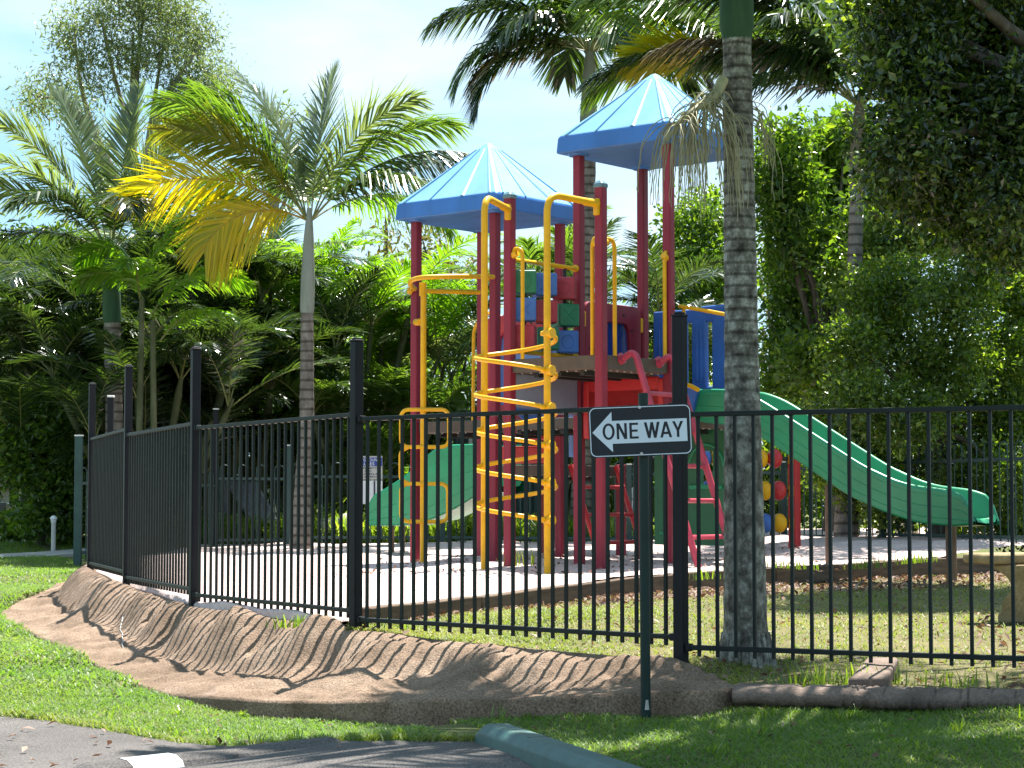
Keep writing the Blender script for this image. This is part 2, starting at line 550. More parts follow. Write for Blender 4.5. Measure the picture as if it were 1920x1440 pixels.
# moulded concrete bank: crest and outer edge, station by station
ST = [  # crest x,y,z   edge x,y,z
    ((-4.12, 20.6, -.565), (-4.35, 20.6, -.74)),
    ((-3.98, 19.5, -.580), (-4.36, 18.2, -.885)),
    ((-3.60, 18.3, -.615), (-4.14, 17.0, -.937)),
    ((-3.16, 16.9, -.655), (-3.62, 15.7, -.955)),
    ((-2.68, 15.7, -.675), (-3.04, 14.3, -.992)),
    ((-2.24, 14.47, -.700), (-2.47, 13.1, -1.058)),
    ((-1.90, 13.85, -.708), (-2.08, 12.3, -1.113)),
    ((-1.60, 13.35, -.714), (-1.815, 11.8, -1.128)),
    ((-1.26, 12.8, -.722), (-1.31, 11.1, -1.10)),
    ((-.93, 12.23, -.732), (-.88, 10.75, -1.072)),
    ((-.49, 11.85, -.760), (-.43, 10.45, -1.035)),
    ((-.10, 11.5, -.777), (-.09, 10.2, -1.004)),
    ((.31, 11.1, -.784), (.31, 10.0, -.975)),
    ((.66, 10.76, -.792), (.606, 9.85, -.950)),
    ((.88, 10.55, -.806), (.925, 9.75, -.925)),
    ((1.12, 10.42, -.862), (1.10, 9.92, -.918)),
]

UNDER = [s[0][:2] for s in ST] + [tuple(np.array(s[1][:2]) * .95 + np.array(s[0][:2]) * .05) for s in ST[::-1]]
def ground_z(x, y):
    z = lawn_z(x, y)
    m = in_poly(x.ravel(), y.ravel(), UNDER).reshape(x.shape)
    return z - .22 * m
xs = np.unique(np.concatenate([np.linspace(-400, -12, 14), np.linspace(-12, 12, 150), np.linspace(12, 400, 14)]))
ys = np.unique(np.concatenate([np.linspace(-60, 4, 6), np.linspace(4, 34, 190), np.linspace(34, 900, 20)]))
grid_obj("ground", xs, ys, ground_z, 'soil', kind='structure', label="green lawn and ground around the playground")

def sand_z(x, y):
    x, y = np.asarray(x, float), np.asarray(y, float)
    z = -.555 + .012 * x + .008 * (y - 21) + .115 * smooth(1.9, 3.4, x) * smooth(19.3, 21.6, y)
    z = z + .018 * np.sin(x * 2.3 + y * 1.1) * np.sin(y * 1.7 - x * .6) + .010 * np.sin(x * 5.1 - y * 3.7)
    z = z - .05 * smooth(15.5, 13, y)
    return z
# fence line, from its far left post to the near corner and on to the right
FP = [(-3.94, 19.5), (-3.12, 16.9), (-2.205, 14.47), (-.918, 12.27), (.858, 10.62), (3.25, 9.40), (5.6, 8.2)]
SLE = [(-.90, 12.62), (-.25, 13.95), (.83, 16.2), (1.6, 17.3), (3.7, 19.5), (6.5, 22.4), (9.5, 26.0)]
def interp_poly(poly, key, val):
    """x at a given y along a polyline sorted by y."""
    p = sorted(poly, key=lambda q: q[1])
    return np.interp(val, [q[1] for q in p], [q[0] for q in p])
SL = [(-.98, 12.38), (-1.30, 12.84), (-1.62, 13.38), (-1.92, 13.9), (-2.25, 14.5), (-2.68, 15.72), (-3.15, 16.95), (-3.58, 18.3), (-3.95, 19.5), (-4.25, 22.0), (-4.4, 28.0)]
yy = np.linspace(12.46, 28.0, 220)
tt = np.linspace(0, 1, 120)
xl, xr = interp_poly(SL, 0, yy), interp_poly(SLE, 0, yy) - 0.02
X = xl[:, None] * (1 - tt) + xr[:, None] * tt
Y = np.repeat(yy[:, None], 120, 1)
Z = sand_z(X, Y) + rng.normal(0, .004, X.shape)
Z[:, 0] -= .22; Z[:, 1] -= .02
i = (np.arange(219)[:, None] * 120 + np.arange(119)[None]).reshape(-1)
o = obj("sand", (np.stack([X, Y, Z], -1).reshape(-1, 3), np.stack([i, i + 1, i + 121, i + 120], -1), None, True), 'sand')
tag(o, "pale pink sand covering the playground", kind='structure')

# grassy ground between the front fence and the timber edging
def inner_z(x, y):
    base = np.array([(-.95, 12.2, -.738), (-.49, 11.84, -.772), (-.1, 11.49, -.788), (.31, 11.09, -.796), (.66, 10.75, -.806), (.88, 10.54, -.815), (1.12, 10.28, -.865), (1.08, 9.84, -.885), (1.81, 9.58, -.872), (2.35, 9.43, -.868), (2.75, 9.28, -.868), (4.1, 8.74, -.885), (5.6, 8.03, -.878), (3.1, 10.2, -.80), (.83, 16.1, -.71), (1.6, 17.2, -.70), (3.7, 19.4, -.685), (6, 21, -.67), (3.1, 13.4, -.775), (1.5, 13, -.775), (6, 14, -.76), (0, 13.6, -.715)])
    x, y = np.asarray(x, float), np.asarray(y, float)
    d2 = (x[..., None] - base[:, 0]) ** 2 + (y[..., None] - base[:, 1]) ** 2
    w = 1 / (d2 + 0.02) ** 1.7
    return (w * base[:, 2]).sum(-1) / w.sum(-1)
IN_A = [(-.98, 12.22), (-.49, 11.84), (-.10, 11.49), (.31, 11.09), (.66, 10.75), (.88, 10.54), (1.02, 10.30), (1.08, 9.84), (1.81, 9.58), (2.35, 9.43), (2.75, 9.28), (4.1, 8.74), (5.6, 8.03)]
IN_B = [(-.88, 12.60), (.83, 16.2), (1.6, 17.3), (3.7, 19.5), (9.5, 25.0)]
def along(poly, t):
    p = np.array(poly, float)
    d = np.concatenate([[0], np.cumsum(np.linalg.norm(np.diff(p, axis=0), axis=1))])
    s = np.asarray(t) * d[-1]
    return np.stack([np.interp(s, d, p[:, 0]), np.interp(s, d, p[:, 1])], -1)
def inner_xy(s, t):
    a, b = along(IN_A, s), along(IN_B, s)
    return a * (1 - t)[..., None] + b * t[..., None]
S, T = np.meshgrid(np.linspace(0, 1, 110), np.linspace(0, 1, 70))
XY = inner_xy(S.ravel(), T.ravel())
V = np.concatenate([XY, (inner_z(XY[:, 0], XY[:, 1]) + rng.normal(0, .003, len(XY)))[:, None]], 1)
i = (np.arange(69)[:, None] * 110 + np.arange(109)[None]).reshape(-1)
o = obj("lawn_inside_fence", (V, np.stack([i, i + 1, i + 111, i + 110], -1), None, True), 'soil_dry')
tag(o, "patchy sunlit grass between fence and timber edging", kind='structure')

# asphalt of the car park
AS = [(-12, 11.9), (-4.5, 11.7), (-2.95, 11.45), (-2.5, 11.15), (-1.93, 10.5), (-1.36, 9.85), (-.80, 9.42), (-.38, 9.3), (-.13, 9.28), (.05, 8.85), (.33, 8.0), (.62, 7.0), (1.4, 4.0)]
ax_ = np.interp(np.linspace(0, 1, 90), np.linspace(0, 1, len(AS)), [p[0] for p in AS])
ay_ = np.interp(np.linspace(0, 1, 90), np.linspace(0, 1, len(AS)), [p[1] for p in AS]) + rng.normal(0, .012, 90)
vs, fs = [], []
for k in range(90):
    for j in range(30):
        t = (j / 29) ** 1.5
        x, y = ax_[k] * (1 - t) + (-3.0 + ax_[k] * .3) * t, ay_[k] * (1 - t) + 2.0 * t
        vs.append((x, y, float(lawn_z(np.array(x), np.array(y))) + .012 + .003 * math.sin(x * 3) - (.010 if j == 0 else 0)))
for k in range(89):
    for j in range(29):
        a = k * 30 + j
        fs.append((a, a + 1, a + 31, a + 30))
mb = MB(); mb.add(vs, fs, 0, True)
tag(obj("asphalt_pavement", mb, 'asphalt'), "worn grey asphalt of the car park", kind='structure')
AS_POLY = AS + [(1.4, 2), (-12, 2)]

# concrete path on the far left
mb = MB()
pp = [P(-60, 1072, 24.4), P(0, 1058, 25.0), P(60, 1047, 25.8), P(110, 1040, 26.4), P(165, 1036, 26.9)]
vs = []
for k, p in enumerate(pp):
    q = Vector((p.x - .25, p.y + 1.15, float(lawn_z(np.array(p.x), np.array(p.y + 1.15))) + .05))
    vs += [p + Vector((0, 0, -.12)), p, q]
fs = []
for k in range(len(pp) - 1):
    a = 3 * k
    fs += [(a, a + 3, a + 4, a + 1), (a + 1, a + 4, a + 5, a + 2)]
mb.add(vs, fs)
tag(obj("path", mb, 'concrete'), "pale concrete footpath curving past the lawn", kind='structure')

# ---------------------------------------------------------------- moulded concrete bank under the fence
NS, NT = 360, 46
tk = np.linspace(0, 1, len(ST))
u_ = np.linspace(0, 1, NS)
def catmull(vals, u):
    v = np.array(vals, float)
    n = len(v)
    x = u * (n - 1)
    k = np.clip(x.astype(int), 0, n - 2)
    f = (x - k)[:, None]
    p0, p1, p2, p3 = v[np.clip(k - 1, 0, n - 1)], v[k], v[k + 1], v[np.clip(k + 2, 0, n - 1)]
    return .5 * (2 * p1 + (p2 - p0) * f + (2 * p0 - 5 * p1 + 4 * p2 - p3) * f ** 2 + (3 * p1 - p0 - 3 * p2 + p3) * f ** 3)
C_ = catmull([s[0] for s in ST], u_)
E_ = catmull([s[1] for s in ST], u_)
E_[:, 2] += .062 * smooth(.36, .50, u_)
vs = np.zeros((NS, NT + 4, 3))
for a in range(NS):
    c, e = C_[a], E_[a]
    d = e - c
    h = np.array([d[0], d[1], 0])
    L = np.linalg.norm(h)
    w1 = .5 + .5 * math.sin(u_[a] * 37 + 1.3) ; w2 = .5 + .5 * math.sin(u_[a] * 71 + .4); w3 = .5 + .5 * math.sin(u_[a] * 23 + 2.0)
    steep = float(smooth(.97, .82, u_[a]))
    ka = .60 + .05 * w1
    # ledge behind the crest, then bulging face, a concave foot and a flat apron
    vs[a, 0] = c - h / L * .22 + np.array([0, 0, -.20])
    vs[a, 1] = c - h / L * .10 + np.array([0, 0, -.022])
    for b in range(NT):
        t = b / (NT - 1)
        prof_s = t
        f1 = float(smooth(.0, .16, t)) * .12 + float(smooth(.10, ka * .66 + .05, t)) * .68 + float(smooth(.42, 1.0, t)) * .20
        z = c[2] + d[2] * (f1 * steep + t * (1 - steep))
        out = (.055 * math.sin(math.pi * min(1, t / ka)) * (w2 - .35) - .03 * w3 * math.exp(-((t - ka) / .1) ** 2)) * steep
        p = c + h * prof_s + h / L * out
        vs[a, b + 2] = (p[0], p[1], z)
    vs[a, NT + 2] = e + h / L * .012 + np.array([0, 0, -.018])
    vs[a, NT + 3] = e + h / L * .015 + np.array([0, 0, -.20])
V = vs.reshape(-1, 3)
FEAT = [(590, 1205, 12.3, .16, .075), (600, 1222, 12.1, .12, -.06), (300, 1195, 14.4, .14, .05), (320, 1208, 14.2, .10, -.06), (285, 1150, 14.9, .08, -.05), (490, 1208, 12.9, .10, -.045), (690, 1245, 11.6, .20, .04), (420, 1180, 13.4, .18, .05), (880, 1250, 11.0, .22, .045), (180, 1140, 16.4, .22, .06), (110, 1130, 17.2, .15, -.05), (1000, 1280, 10.5, .2, -.03)]
FEAT = [(P(x, y, Z_), r_, h_ * 1.7) for x, y, Z_, r_, h_ in FEAT]
from mathutils import noise as mnoise
for k in range(len(V)):
    col = k % (NT + 4)
    if 2 <= col <= NT + 1:
        q = Vector(V[k])
        f = min(1, (col - 2) / 4) * min(1, (NT + 1 - col) / 6 + .15)
        V[k, 2] += f * (.040 * mnoise.noise(q * 2.3) + .028 * mnoise.noise(q * 5.7) + .014 * mnoise.noise(q * 13) + .006 * mnoise.noise(q * 29))
        for (fp_, fr_, fh_) in FEAT:
            d2_ = ((q.x - fp_.x) ** 2 + ((q.y - fp_.y) * .55) ** 2) / fr_ ** 2
            if d2_ < 6: V[k, 2] += fh_ * math.exp(-d2_ * 1.4)
        V[k, 1] -= f * .03 * mnoise.noise(q * 4.1 + Vector((9, 3, 1)))
i = (np.arange(NS - 1)[:, None] * (NT + 4) + np.arange(NT + 3)[None]).reshape(-1)
o = obj("concrete_bank", (V, np.stack([i, i + 1, i + NT + 5, i + NT + 4], -1), None, True), 'rock', loc=(-1, 11.5, -1))
tag(o, "curved bank of moulded brown concrete made like rock, carrying the dark metal fence", "retaining wall")
bank = o
# pale runnel of pipe on the bank, laid on its surface
V_ = V[V[:, 1] > 1]
fz = V_[:, 1] * math.cos(PITCH) + V_[:, 2] * math.sin(PITCH)
qx = 960 + FPX * V_[:, 0] / fz
qy = 720 - FPX * (V_[:, 2] * math.cos(PITCH) - V_[:, 1] * math.sin(PITCH)) / fz
sel = V_[(np.abs(qx - 228) < 3.5) & (qy > 1152) & (qy < 1216)]
sel = sel[np.argsort(-sel[:, 2])][::4]
if len(sel) > 2:
    mb = MB()
    mb.tube([Vector(p) + Vector((0, -.004, .006)) for p in sel], .0045, 6)
    obj("drain_pipe", mb, 'concrete', bank, label="thin pale pipe running down the bank")

# ---------------------------------------------------------------- kerb on the right
mb = MB()
KP = [P(1380, 1300, 9.78), P(1700, 1308, 9.55), P(1935, 1313, 9.4), P(2120, 1318, 9.25), Vector((4.1, 8.72, -.872)), Vector((5.6, 8.0, -.865))]
sec = [(-.035, -.22), (-.040, -.048), (-.088, -.040), (-.104, -.004), (-.092, .024), (-.05, .038), (.02, .044), (.10, .04), (.13, .02), (.14, -.18)]
rows = []
path = fillet(KP, .3, 6)
dense = []
for a in range(len(path) - 1):
    for k in range(14):
        dense.append(path[a].lerp(path[a + 1], k / 14))
dense.append(path[-1])
vs, fs = [], []
for a, p in enumerate(dense):
    t = (dense[min(a + 1, len(dense) - 1)] - dense[max(a - 1, 0)]).normalized()
    nrm = Vector((-t.y, t.x, 0)).normalized()
    for (dx, dz) in sec:
        w = mnoise.noise(Vector((a * .31, dx * 20, dz * 20))) * .009 + mnoise.noise(Vector((a * 1.3, dx * 9, dz * 9))) * .006
        if a % 17 == 9: w -= .012
        vs.append(p + nrm * (dx + w) + Vector((0, 0, dz + w)))
n = len(sec)
for a in range(len(dense) - 1):
    for k in range(n - 1):
        fs.append((a * n + k, (a + 1) * n + k, (a + 1) * n + k + 1, a * n + k + 1))
mb.add(vs, fs, 0, True)
o = obj("garden_kerb", mb, 'kerb', loc=KP[0])
tag(o, "low mottled brown concrete kerb edging the lawn below the fence", "kerb")

# stepping block under the fence
mb = MB()
b0, b1, b2, b3 = P(1590, 1284, 9.72), P(1672, 1282, 9.72), P(1685, 1244, 10.4), P(1626, 1242, 10.4)
top = [b0, b1 + Vector((-.02, 0, 0)), b2, b3]
mb.prism([p + Vector((0, 0, -.08)) for p in top], (0, 0, .11))
o = obj("stepping_stone", mb, 'kerb', loc=b0, bevel=.015)
tag(o, "brown stone block lying under the fence behind the kerb", "stone block")

# ---------------------------------------------------------------- front fence
FT = [.620, .578, .545, .503, .500]        # rail tops of the five panels from the far left
FB = [-.575, -.618, -.648, -.690, -.692]
FH = [1.10, 1.10, 1.075, .955, .905]       # post tops
fence = thing("metal_fence", (FP[3][0], FP[3][1], -.74), "near black fence of dark metal pickets and tall posts along the concrete bank", "fence")
for a in range(6):
    x, y = FP[a]
    mb = MB()
    zb = [-.66, -.72, -.76, -.80, -.86, -.95][a]
    zt = [.625 + .50, .62 + .49, 1.075, .958, .98, 1.0][a]
    if a == 0: zt = P(172, 722, 19.5).z
    if a == 1: zt = P(240, 689, 16.9).z
    if a == 2: zt = P(370, 656, 14.47).z
    if a == 3: zt = P(673, 641, 12.27).z
    if a == 4: zt = P(1272, 594, 10.62).z
    d = Vector((FP[min(a + 1, 6)][0] - FP[max(a - 1, 0)][0], FP[min(a + 1, 6)][1] - FP[max(a - 1, 0)][1], 0)).normalized()
    nrm = Vector((-d.y, d.x, 0))
    mb.box((x, y, (zb + zt) / 2), d * .030, nrm * .030, (0, 0, (zt - zb) / 2))
    po = obj("post", mb, 'fence_post', fence, bevel=.005)
    mb = MB()
    mb.box((x, y, zt + .006), d * .033, nrm * .033, (0, 0, .006))
    mb.box((x, y, zt + .018), d * .022, nrm * .022, (0, 0, .006))
    obj("post_cap", mb, 'fence_post', po, bevel=.004)
for a in range(6):
    p, q = Vector((*FP[a], 0)), Vector((*FP[a + 1], 0))
    d = (q - p).normalized()
    L = (q - p).length
    ztop, zbot = (FT[a], FB[a]) if a < 5 else (.49, -.70)
    ztop = [.620, .572, .540, .512, .468, .47][a]
    zbot = [-.562, -.604, -.640, -.688, -.738, -.73][a]
    n = 25 if a != 4 else 27
    sl = 0
    mb = MB()
    for k in range(1, n):
        c = p + d * (L * k / n)
        mb.bar((c.x, c.y, zbot - .032), (c.x, c.y, ztop - .02), .0162, mi=0, up=tuple(d))
    pan = obj("picket_panel", mb, 'fence', fence)
    mb = MB()
    mb.bar(p + d * .030 + Vector((0, 0, ztop - .0125)), q - d * .030 + Vector((0, 0, ztop - .0125)), .038, .025)
    obj("top_rail", mb, 'fence', pan, bevel=.003)
    mb = MB()
    mb.bar(p + d * .030 + Vector((0, 0, zbot + .0125)), q - d * .030 + Vector((0, 0, zbot + .0125)), .038, .025)
    obj("bottom_rail", mb, 'fence', pan, bevel=.003)
    mb = MB()
    for (e, s) in ((p, 1), (q, -1)):
        for z in (ztop - .0125, zbot + .0125):
            mb.box(e + d * s * .044 + Vector((0, 0, z)), d * .014, Vector((-d.y, d.x, 0)) * .024, (0, 0, .019))
    obj("bracket", mb, 'fence_post', pan, bevel=.003)

# ---------------------------------------------------------------- one way sign
Ys = 9.72
base = P(1211, 1338, Ys)
topp = P(1206, 737, Ys)
sign = thing("road_sign", base, "black and white ONE WAY arrow sign on a dark green pole before the fence", "road sign")
mb = MB()
mb.tube([base + Vector((0, 0, -.1)), topp], .0235, 16)
obj("pole", mb, 'sign_pole', sign)
mb = MB()
mb.tube([base + Vector((0.004, -.022, .02)), base + Vector((.004, -.024, .065))], [.012, .007], 6)
obj("pale_scuff", mb, 'concrete', sign)
# plate corners measured in the photograph
tl, tr_, br, bl = P(1106, 764, Ys - .055), P(1298, 756, Ys - .030), P(1296, 852, Ys - .030), P(1103, 859, Ys - .055)
ctr = (tl + tr_ + br + bl) / 4
rt = ((tr_ - tl) + (br - bl)).normalized()
up = ((tl - bl) + (tr_ - br)); up = (up - rt * up.dot(rt)).normalized()
nr = rt.cross(up)                      # towards the viewer
if nr.y > 0: nr = -nr
W, H = (tr_ - tl).length, (tl - bl).length
def rrect(cx, cy, w, h, r, n=6):
    out = []
    for (sx, sy, t0) in ((1, 1, 0), (-1, 1, .5), (-1, -1, 1), (1, -1, 1.5)):
        for k in range(n + 1):
            t = (t0 + .5 * k / n) * math.pi
            out.append((cx + sx * (w / 2 - r) + r * math.cos(t), cy + sy * (h / 2 - r) + r * math.sin(t)))
    return out
def on_sign(pts, off):
    return [ctr + rt * a + up * b + nr * off for a, b in pts]
mb = MB()
mb.prism(on_sign(rrect(0, 0, W, H, .03), 0), -nr * .004)
plate = obj("sign_plate", mb, 'sign_black', sign)
mb = MB()
mb.ring(on_sign(rrect(0, 0, W * .985, H * .965, .028), .0010), on_sign(rrect(0, 0, W * .968, H * .932, .025), .0010), nr * .0008)
obj("sign_border", mb, 'sign_white', plate)
def fx(x): return (x - 0.5) * W
def fy(y): return (0.5 - y) * H
mb = MB()
hw = [(.031, .505), (.224, .105), (.224, .285), (.955, .285), (.955, .735), (.224, .735), (.224, .900)]
poly = on_sign([(fx(a), fy(b)) for a, b in hw], .0010)
mb.prism(poly, nr * .0008)
arrow = obj("arrow", mb, 'sign_white', plate)
mb = MB()
LT, LB = .337, .650                    # letter top and bottom on the plate
def lpoly(pts_, k=0):
    mb.prism(on_sign([(fx(x), fy(y)) for x, y in pts_], .0020 + .00012 * k), nr * .0004)
sw = .0245                             # stroke width as a share of the plate width
sh_ = sw * W / H                       # the same stroke measured up the plate
n_ = 28
oc = ((.130 + .248) / 2, (LT + LB) / 2)
ox, oy = (.248 - .130) / 2, (LB - LT) / 2 + .006
mb.ring(on_sign([(fx(oc[0] + ox * math.cos(2 * math.pi * k / n_)), fy(oc[1] + oy * math.sin(2 * math.pi * k / n_))) for k in range(n_)], .0020),
        on_sign([(fx(oc[0] + (ox - sw * .98) * math.cos(2 * math.pi * k / n_)), fy(oc[1] + (oy - sh_ * .88) * math.sin(2 * math.pi * k / n_))) for k in range(n_)], .0020), nr * .0004)
lpoly([(.267, LT), (.267 + sw, LT), (.267 + sw, LB), (.267, LB)])
lpoly([(.3675 - sw, LT), (.3675, LT), (.3675, LB), (.3675 - sw, LB)], 1)
lpoly([(.267, LT), (.267 + sw * 1.15, LT), (.3675, LB), (.3675 - sw * 1.15, LB)], 2)
lpoly([(.392, LT), (.392 + sw, LT), (.392 + sw, LB), (.392, LB)])
for k, (yy_, xr_) in enumerate(((LT, .478), ((LT + LB) / 2 - sh_ * .45, .472), (LB - sh_ * .86, .480))):
    lpoly([(.392, yy_), (xr_, yy_), (xr_, yy_ + sh_ * .86), (.392, yy_ + sh_ * .86)], 1 + k)
w_0, w_1 = .535, .689
wm = (w_0 + w_1) / 2
lpoly([(w_0, LT), (w_0 + sw * 1.08, LT), (w_0 + .048 + sw * .5, LB), (w_0 + .048 - sw * .5, LB)])
lpoly([(w_1 - sw * 1.08, LT), (w_1, LT), (w_1 - .048 + sw * .5, LB), (w_1 - .048 - sw * .5, LB)], 1)
lpoly([(wm - sw * .5, LT), (wm + sw * .5, LT), (w_0 + .048 + sw * .5, LB), (w_0 + .048 - sw * .5, LB)], 2)
lpoly([(wm - sw * .5, LT), (wm + sw * .5, LT), (w_1 - .048 + sw * .5, LB), (w_1 - .048 - sw * .5, LB)], 3)
a_0, a_1 = .690, .806
am = (a_0 + a_1) / 2
lpoly([(am - sw * .55, LT), (am + sw * .45, LT), (a_0 + sw * 1.05, LB), (a_0, LB)])
lpoly([(am - sw * .45, LT), (am + sw * .55, LT), (a_1, LB), (a_1 - sw * 1.05, LB)], 1)
lpoly([(a_0 + .026, LB - .112), (a_1 - .026, LB - .112), (a_1 - .020, LB - .065), (a_0 + .020, LB - .065)], 2)
y_0, y_1 = .811, .919
ym = (y_0 + y_1) / 2
lpoly([(y_0, LT), (y_0 + sw * 1.15, LT), (ym + sw * .5, LT + .185), (ym - sw * .5, LT + .185)])
lpoly([(y_1 - sw * 1.15, LT), (y_1, LT), (ym + sw * .5, LT + .185), (ym - sw * .5, LT + .185)], 1)
lpoly([(ym - sw * .5, LT + .17), (ym + sw * .5, LT + .17), (ym + sw * .5, LB), (ym - sw * .5, LB)], 2)
obj("lettering", mb, 'sign_black', plate)
mb = MB()
for fyy in (.035, .955):
    mb.tube([ctr + rt * fx(.5) + up * fy(fyy), ctr + rt * fx(.5) + up * fy(fyy) + nr * .006], .0075, 10)
obj("bolt", mb, 'steel', plate)

# ---------------------------------------------------------------- green wheel stop and kerb block in the car park
def sweep_block(name, p0, p1, sec, mat, ends=.04, bev=.012):
    p0, p1 = Vector(p0), Vector(p1)
    d = (p1 - p0).normalized()
    s = Vector((d.y, -d.x, 0)).normalized()
    mb = MB()
    rows = []
    for p, k in ((p0, .72), (p0 + d * ends, 1), (p1 - d * ends, 1), (p1, .72)):
        rows.append([p + s * a * (.85 if k < 1 else 1) + Vector((0, 0, b * k)) for a, b in sec])
    n = len(sec)
    vs = [q for r in rows for q in r]
    fs = [(i * n + j, (i + 1) * n + j, (i + 1) * n + (j + 1) % n, i * n + (j + 1) % n) for i in range(3) for j in range(n)]
    fs += [tuple(range(n)), tuple(range(3 * n, 4 * n))[::-1]]
    mb.add(vs, fs)
    return obj(name, mb, mat, loc=p0, bevel=bev)
w0 = Vector((-.095, 9.28, -1.075)); w1 = Vector((.66, 6.95, -1.075))
o = sweep_block("wheel_stop", w0, w1, [(.10, 0), (.085, .085), (.05, .115), (-.05, .115), (-.085, .085), (-.10, 0)], 'stop_green', .10)
tag(o, "scuffed green painted concrete wheel stop at the edge of the grass", "wheel stop")
mb = MB()
ddw = (w1 - w0).normalized(); ssw = Vector((ddw.y, -ddw.x, 0))
cj = w0 + ddw * .66
mb.box(cj + Vector((0, 0, .1145)), ddw * .0022, ssw * .046, (0, 0, .0015))
obj("joint", mb, 'black', o)
k0, k1 = P(140, 1470, 8.75), P(640, 1413, 9.45)
o = sweep_block("kerb_block", k0, k1, [(.15, -.05), (.14, .025), (.10, .062), (.04, .078), (-.04, .078), (-.10, .062), (-.14, .025), (-.15, -.05)], 'asphalt', .05)
tag(o, "dark rounded kerb block on the asphalt with a white painted end", "kerb block")
mb = MB()
dk = (k1 - k0).normalized(); sk = Vector((dk.y, -dk.x, 0))
sec = [(.153, -.05), (.143, .026), (.102, .064), (.041, .081), (-.041, .081), (-.102, .064), (-.143, .026), (-.153, -.05)]
rows = []
for p in (k0 + dk * .215, k0 + dk * .30, k0 + dk * .44):
    rows.append([p + sk * a + Vector((0, 0, b)) for a, b in sec])
n = 8
mb.add([q for r in rows for q in r], [(i * n + j, (i + 1) * n + j, (i + 1) * n + j + 1, i * n + j + 1) for i in range(2) for j in range(n - 1)], 0, True)
obj("white_band", mb, 'kerb_white', o)

# ---------------------------------------------------------------- timber edging of the sand
pts = [Vector((x, y, 0)) for x, y in SLE]
tops = [-.640, -.628, -.590, -.568, -.535, -.50, -.45]
segs = [(0, 2), (2, 4), (4, 5), (5, 6)]
EDL = ["dark sleeper edging the sand, its tip beside the tall black fence post", "dark sleeper edging the sand behind the palm trunk", "brown sleeper edging the sand behind the stone bench", "brown sleeper at the far end of the sand edging"]
full = [(p.x, p.y, z) for p, z in zip(pts, tops)]
cuts = [0, 1.0, 2.55, 3.3, 4.6, 5.9]
def at_s(s):
    k = min(int(s), 5); f = s - k
    return Vector(full[k]).lerp(Vector(full[k + 1]), f)
EL = ["dark sleeper edging the sand, end nearest the black fence corner", "long dark sleeper edging the sand below the yellow spiral climber",
      "short dark sleeper edging the sand directly behind the one way sign", "long brown sleeper edging the sand below the green slide", "brown sleeper edging the sand at the stone bench"]
for k in range(5):
    mb = MB()
    n = 8
    ss = [cuts[k] + .004 + (cuts[k + 1] - cuts[k] - .008) * j / n for j in range(n + 1)]
    vs, fs = [], []
    for s in ss:
        p = at_s(s)
        t = (at_s(min(s + .05, 6)) - at_s(max(s - .05, 0))); t.z = 0; t.normalize()
        nr_ = Vector((-t.y, t.x, 0))
        jit = .012 * math.sin(s * 9 + k)
        for (a, b) in ((-.055, -.3), (-.055, .012 + jit * .3), (.055, .012 + jit * .3), (.055, -.3)):
            vs.append(p + nr_ * a + Vector((0, 0, b)))
    for j in range(n):
        for m in range(3):
            fs.append((j * 4 + m, (j + 1) * 4 + m, (j + 1) * 4 + m + 1, j * 4 + m + 1))
    fs += [(0, 1, 2, 3), tuple(n * 4 + m for m in (3, 2, 1, 0))]
    mb.add(vs, fs)
    o = obj("timber_sleeper", mb, 'timber', loc=vs[0], bevel=.008)
    tag(o, EL[k], "timber edging", "timber sleepers edging the sand")

# ---------------------------------------------------------------- stone bench
bc = P(1925, 1165, 13.4)
bench = thing("stone_bench", bc, "carved sandstone garden bench with a scrolled leg at the sand's edge", "bench")
mb = MB()
prof = [(-.19, 0), (-.19, .05), (-.165, .08), (-.165, .12), (-.14, .16), (-.105, .20), (-.10, .245), (-.125, .29), (-.175, .325), (-.215, .345), (-.215, .37),
        (.215, .37), (.215, .345), (.175, .325), (.125, .29), (.10, .245), (.105, .20), (.14, .16), (.165, .12), (.165, .08), (.19, .05), (.19, 0)]
for sx in (0.0, .95):
    mb = MB()
    o_ = bc + Vector((sx * .9, sx * .45, 0))
    mb.prism([o_ + Vector((a * .92, -a * .25, b - .01)) for a, b in prof], (.035, .09, 0))
    obj("leg", mb, 'stone', bench, bevel=.012)
mb = MB()
a0 = bc + Vector((-.25, -.05, .365)); dx_ = Vector((1.28, .58, 0)); dy_ = Vector((-.08, .42, 0))
mb.prism([a0, a0 + dx_, a0 + dx_ + dy_, a0 + dy_], (0, 0, .065))
obj("seat", mb, 'stone', bench, bevel=.022)

# ================================================================ PLAY STRUCTURE
G0 = Vector((-.982, 21.23, 0))
U = Vector((.774, -.633, 0)).normalized()
Vv = Vector((.633, .774, 0)).normalized()
D = 1.05
def g(i, j, z=0.0):
    return G0 + U * (i * D) + Vv * (j * D) + Vector((0, 0, z))
def Zy(py, Y):                      # height of picture row py at distance Y (in front of the eye)
    return P(960, py, Y).z
def on_line(px, A, d):
    """Distance along the horizontal line A + s*d at which picture column px is met."""
    r = (px - 960) / FPX
    # depth in the picture uses Y / f; f is close to cos(pitch)
    r = r / math.cos(PITCH) * 1.0
    return (r * A.y - A.x) / (d.x - r * d.y)
play = thing("play_structure", g(1.6, .2, -.56), "colourful playground climbing frame with two blue pyramid roofs and two green slides", "play structure")

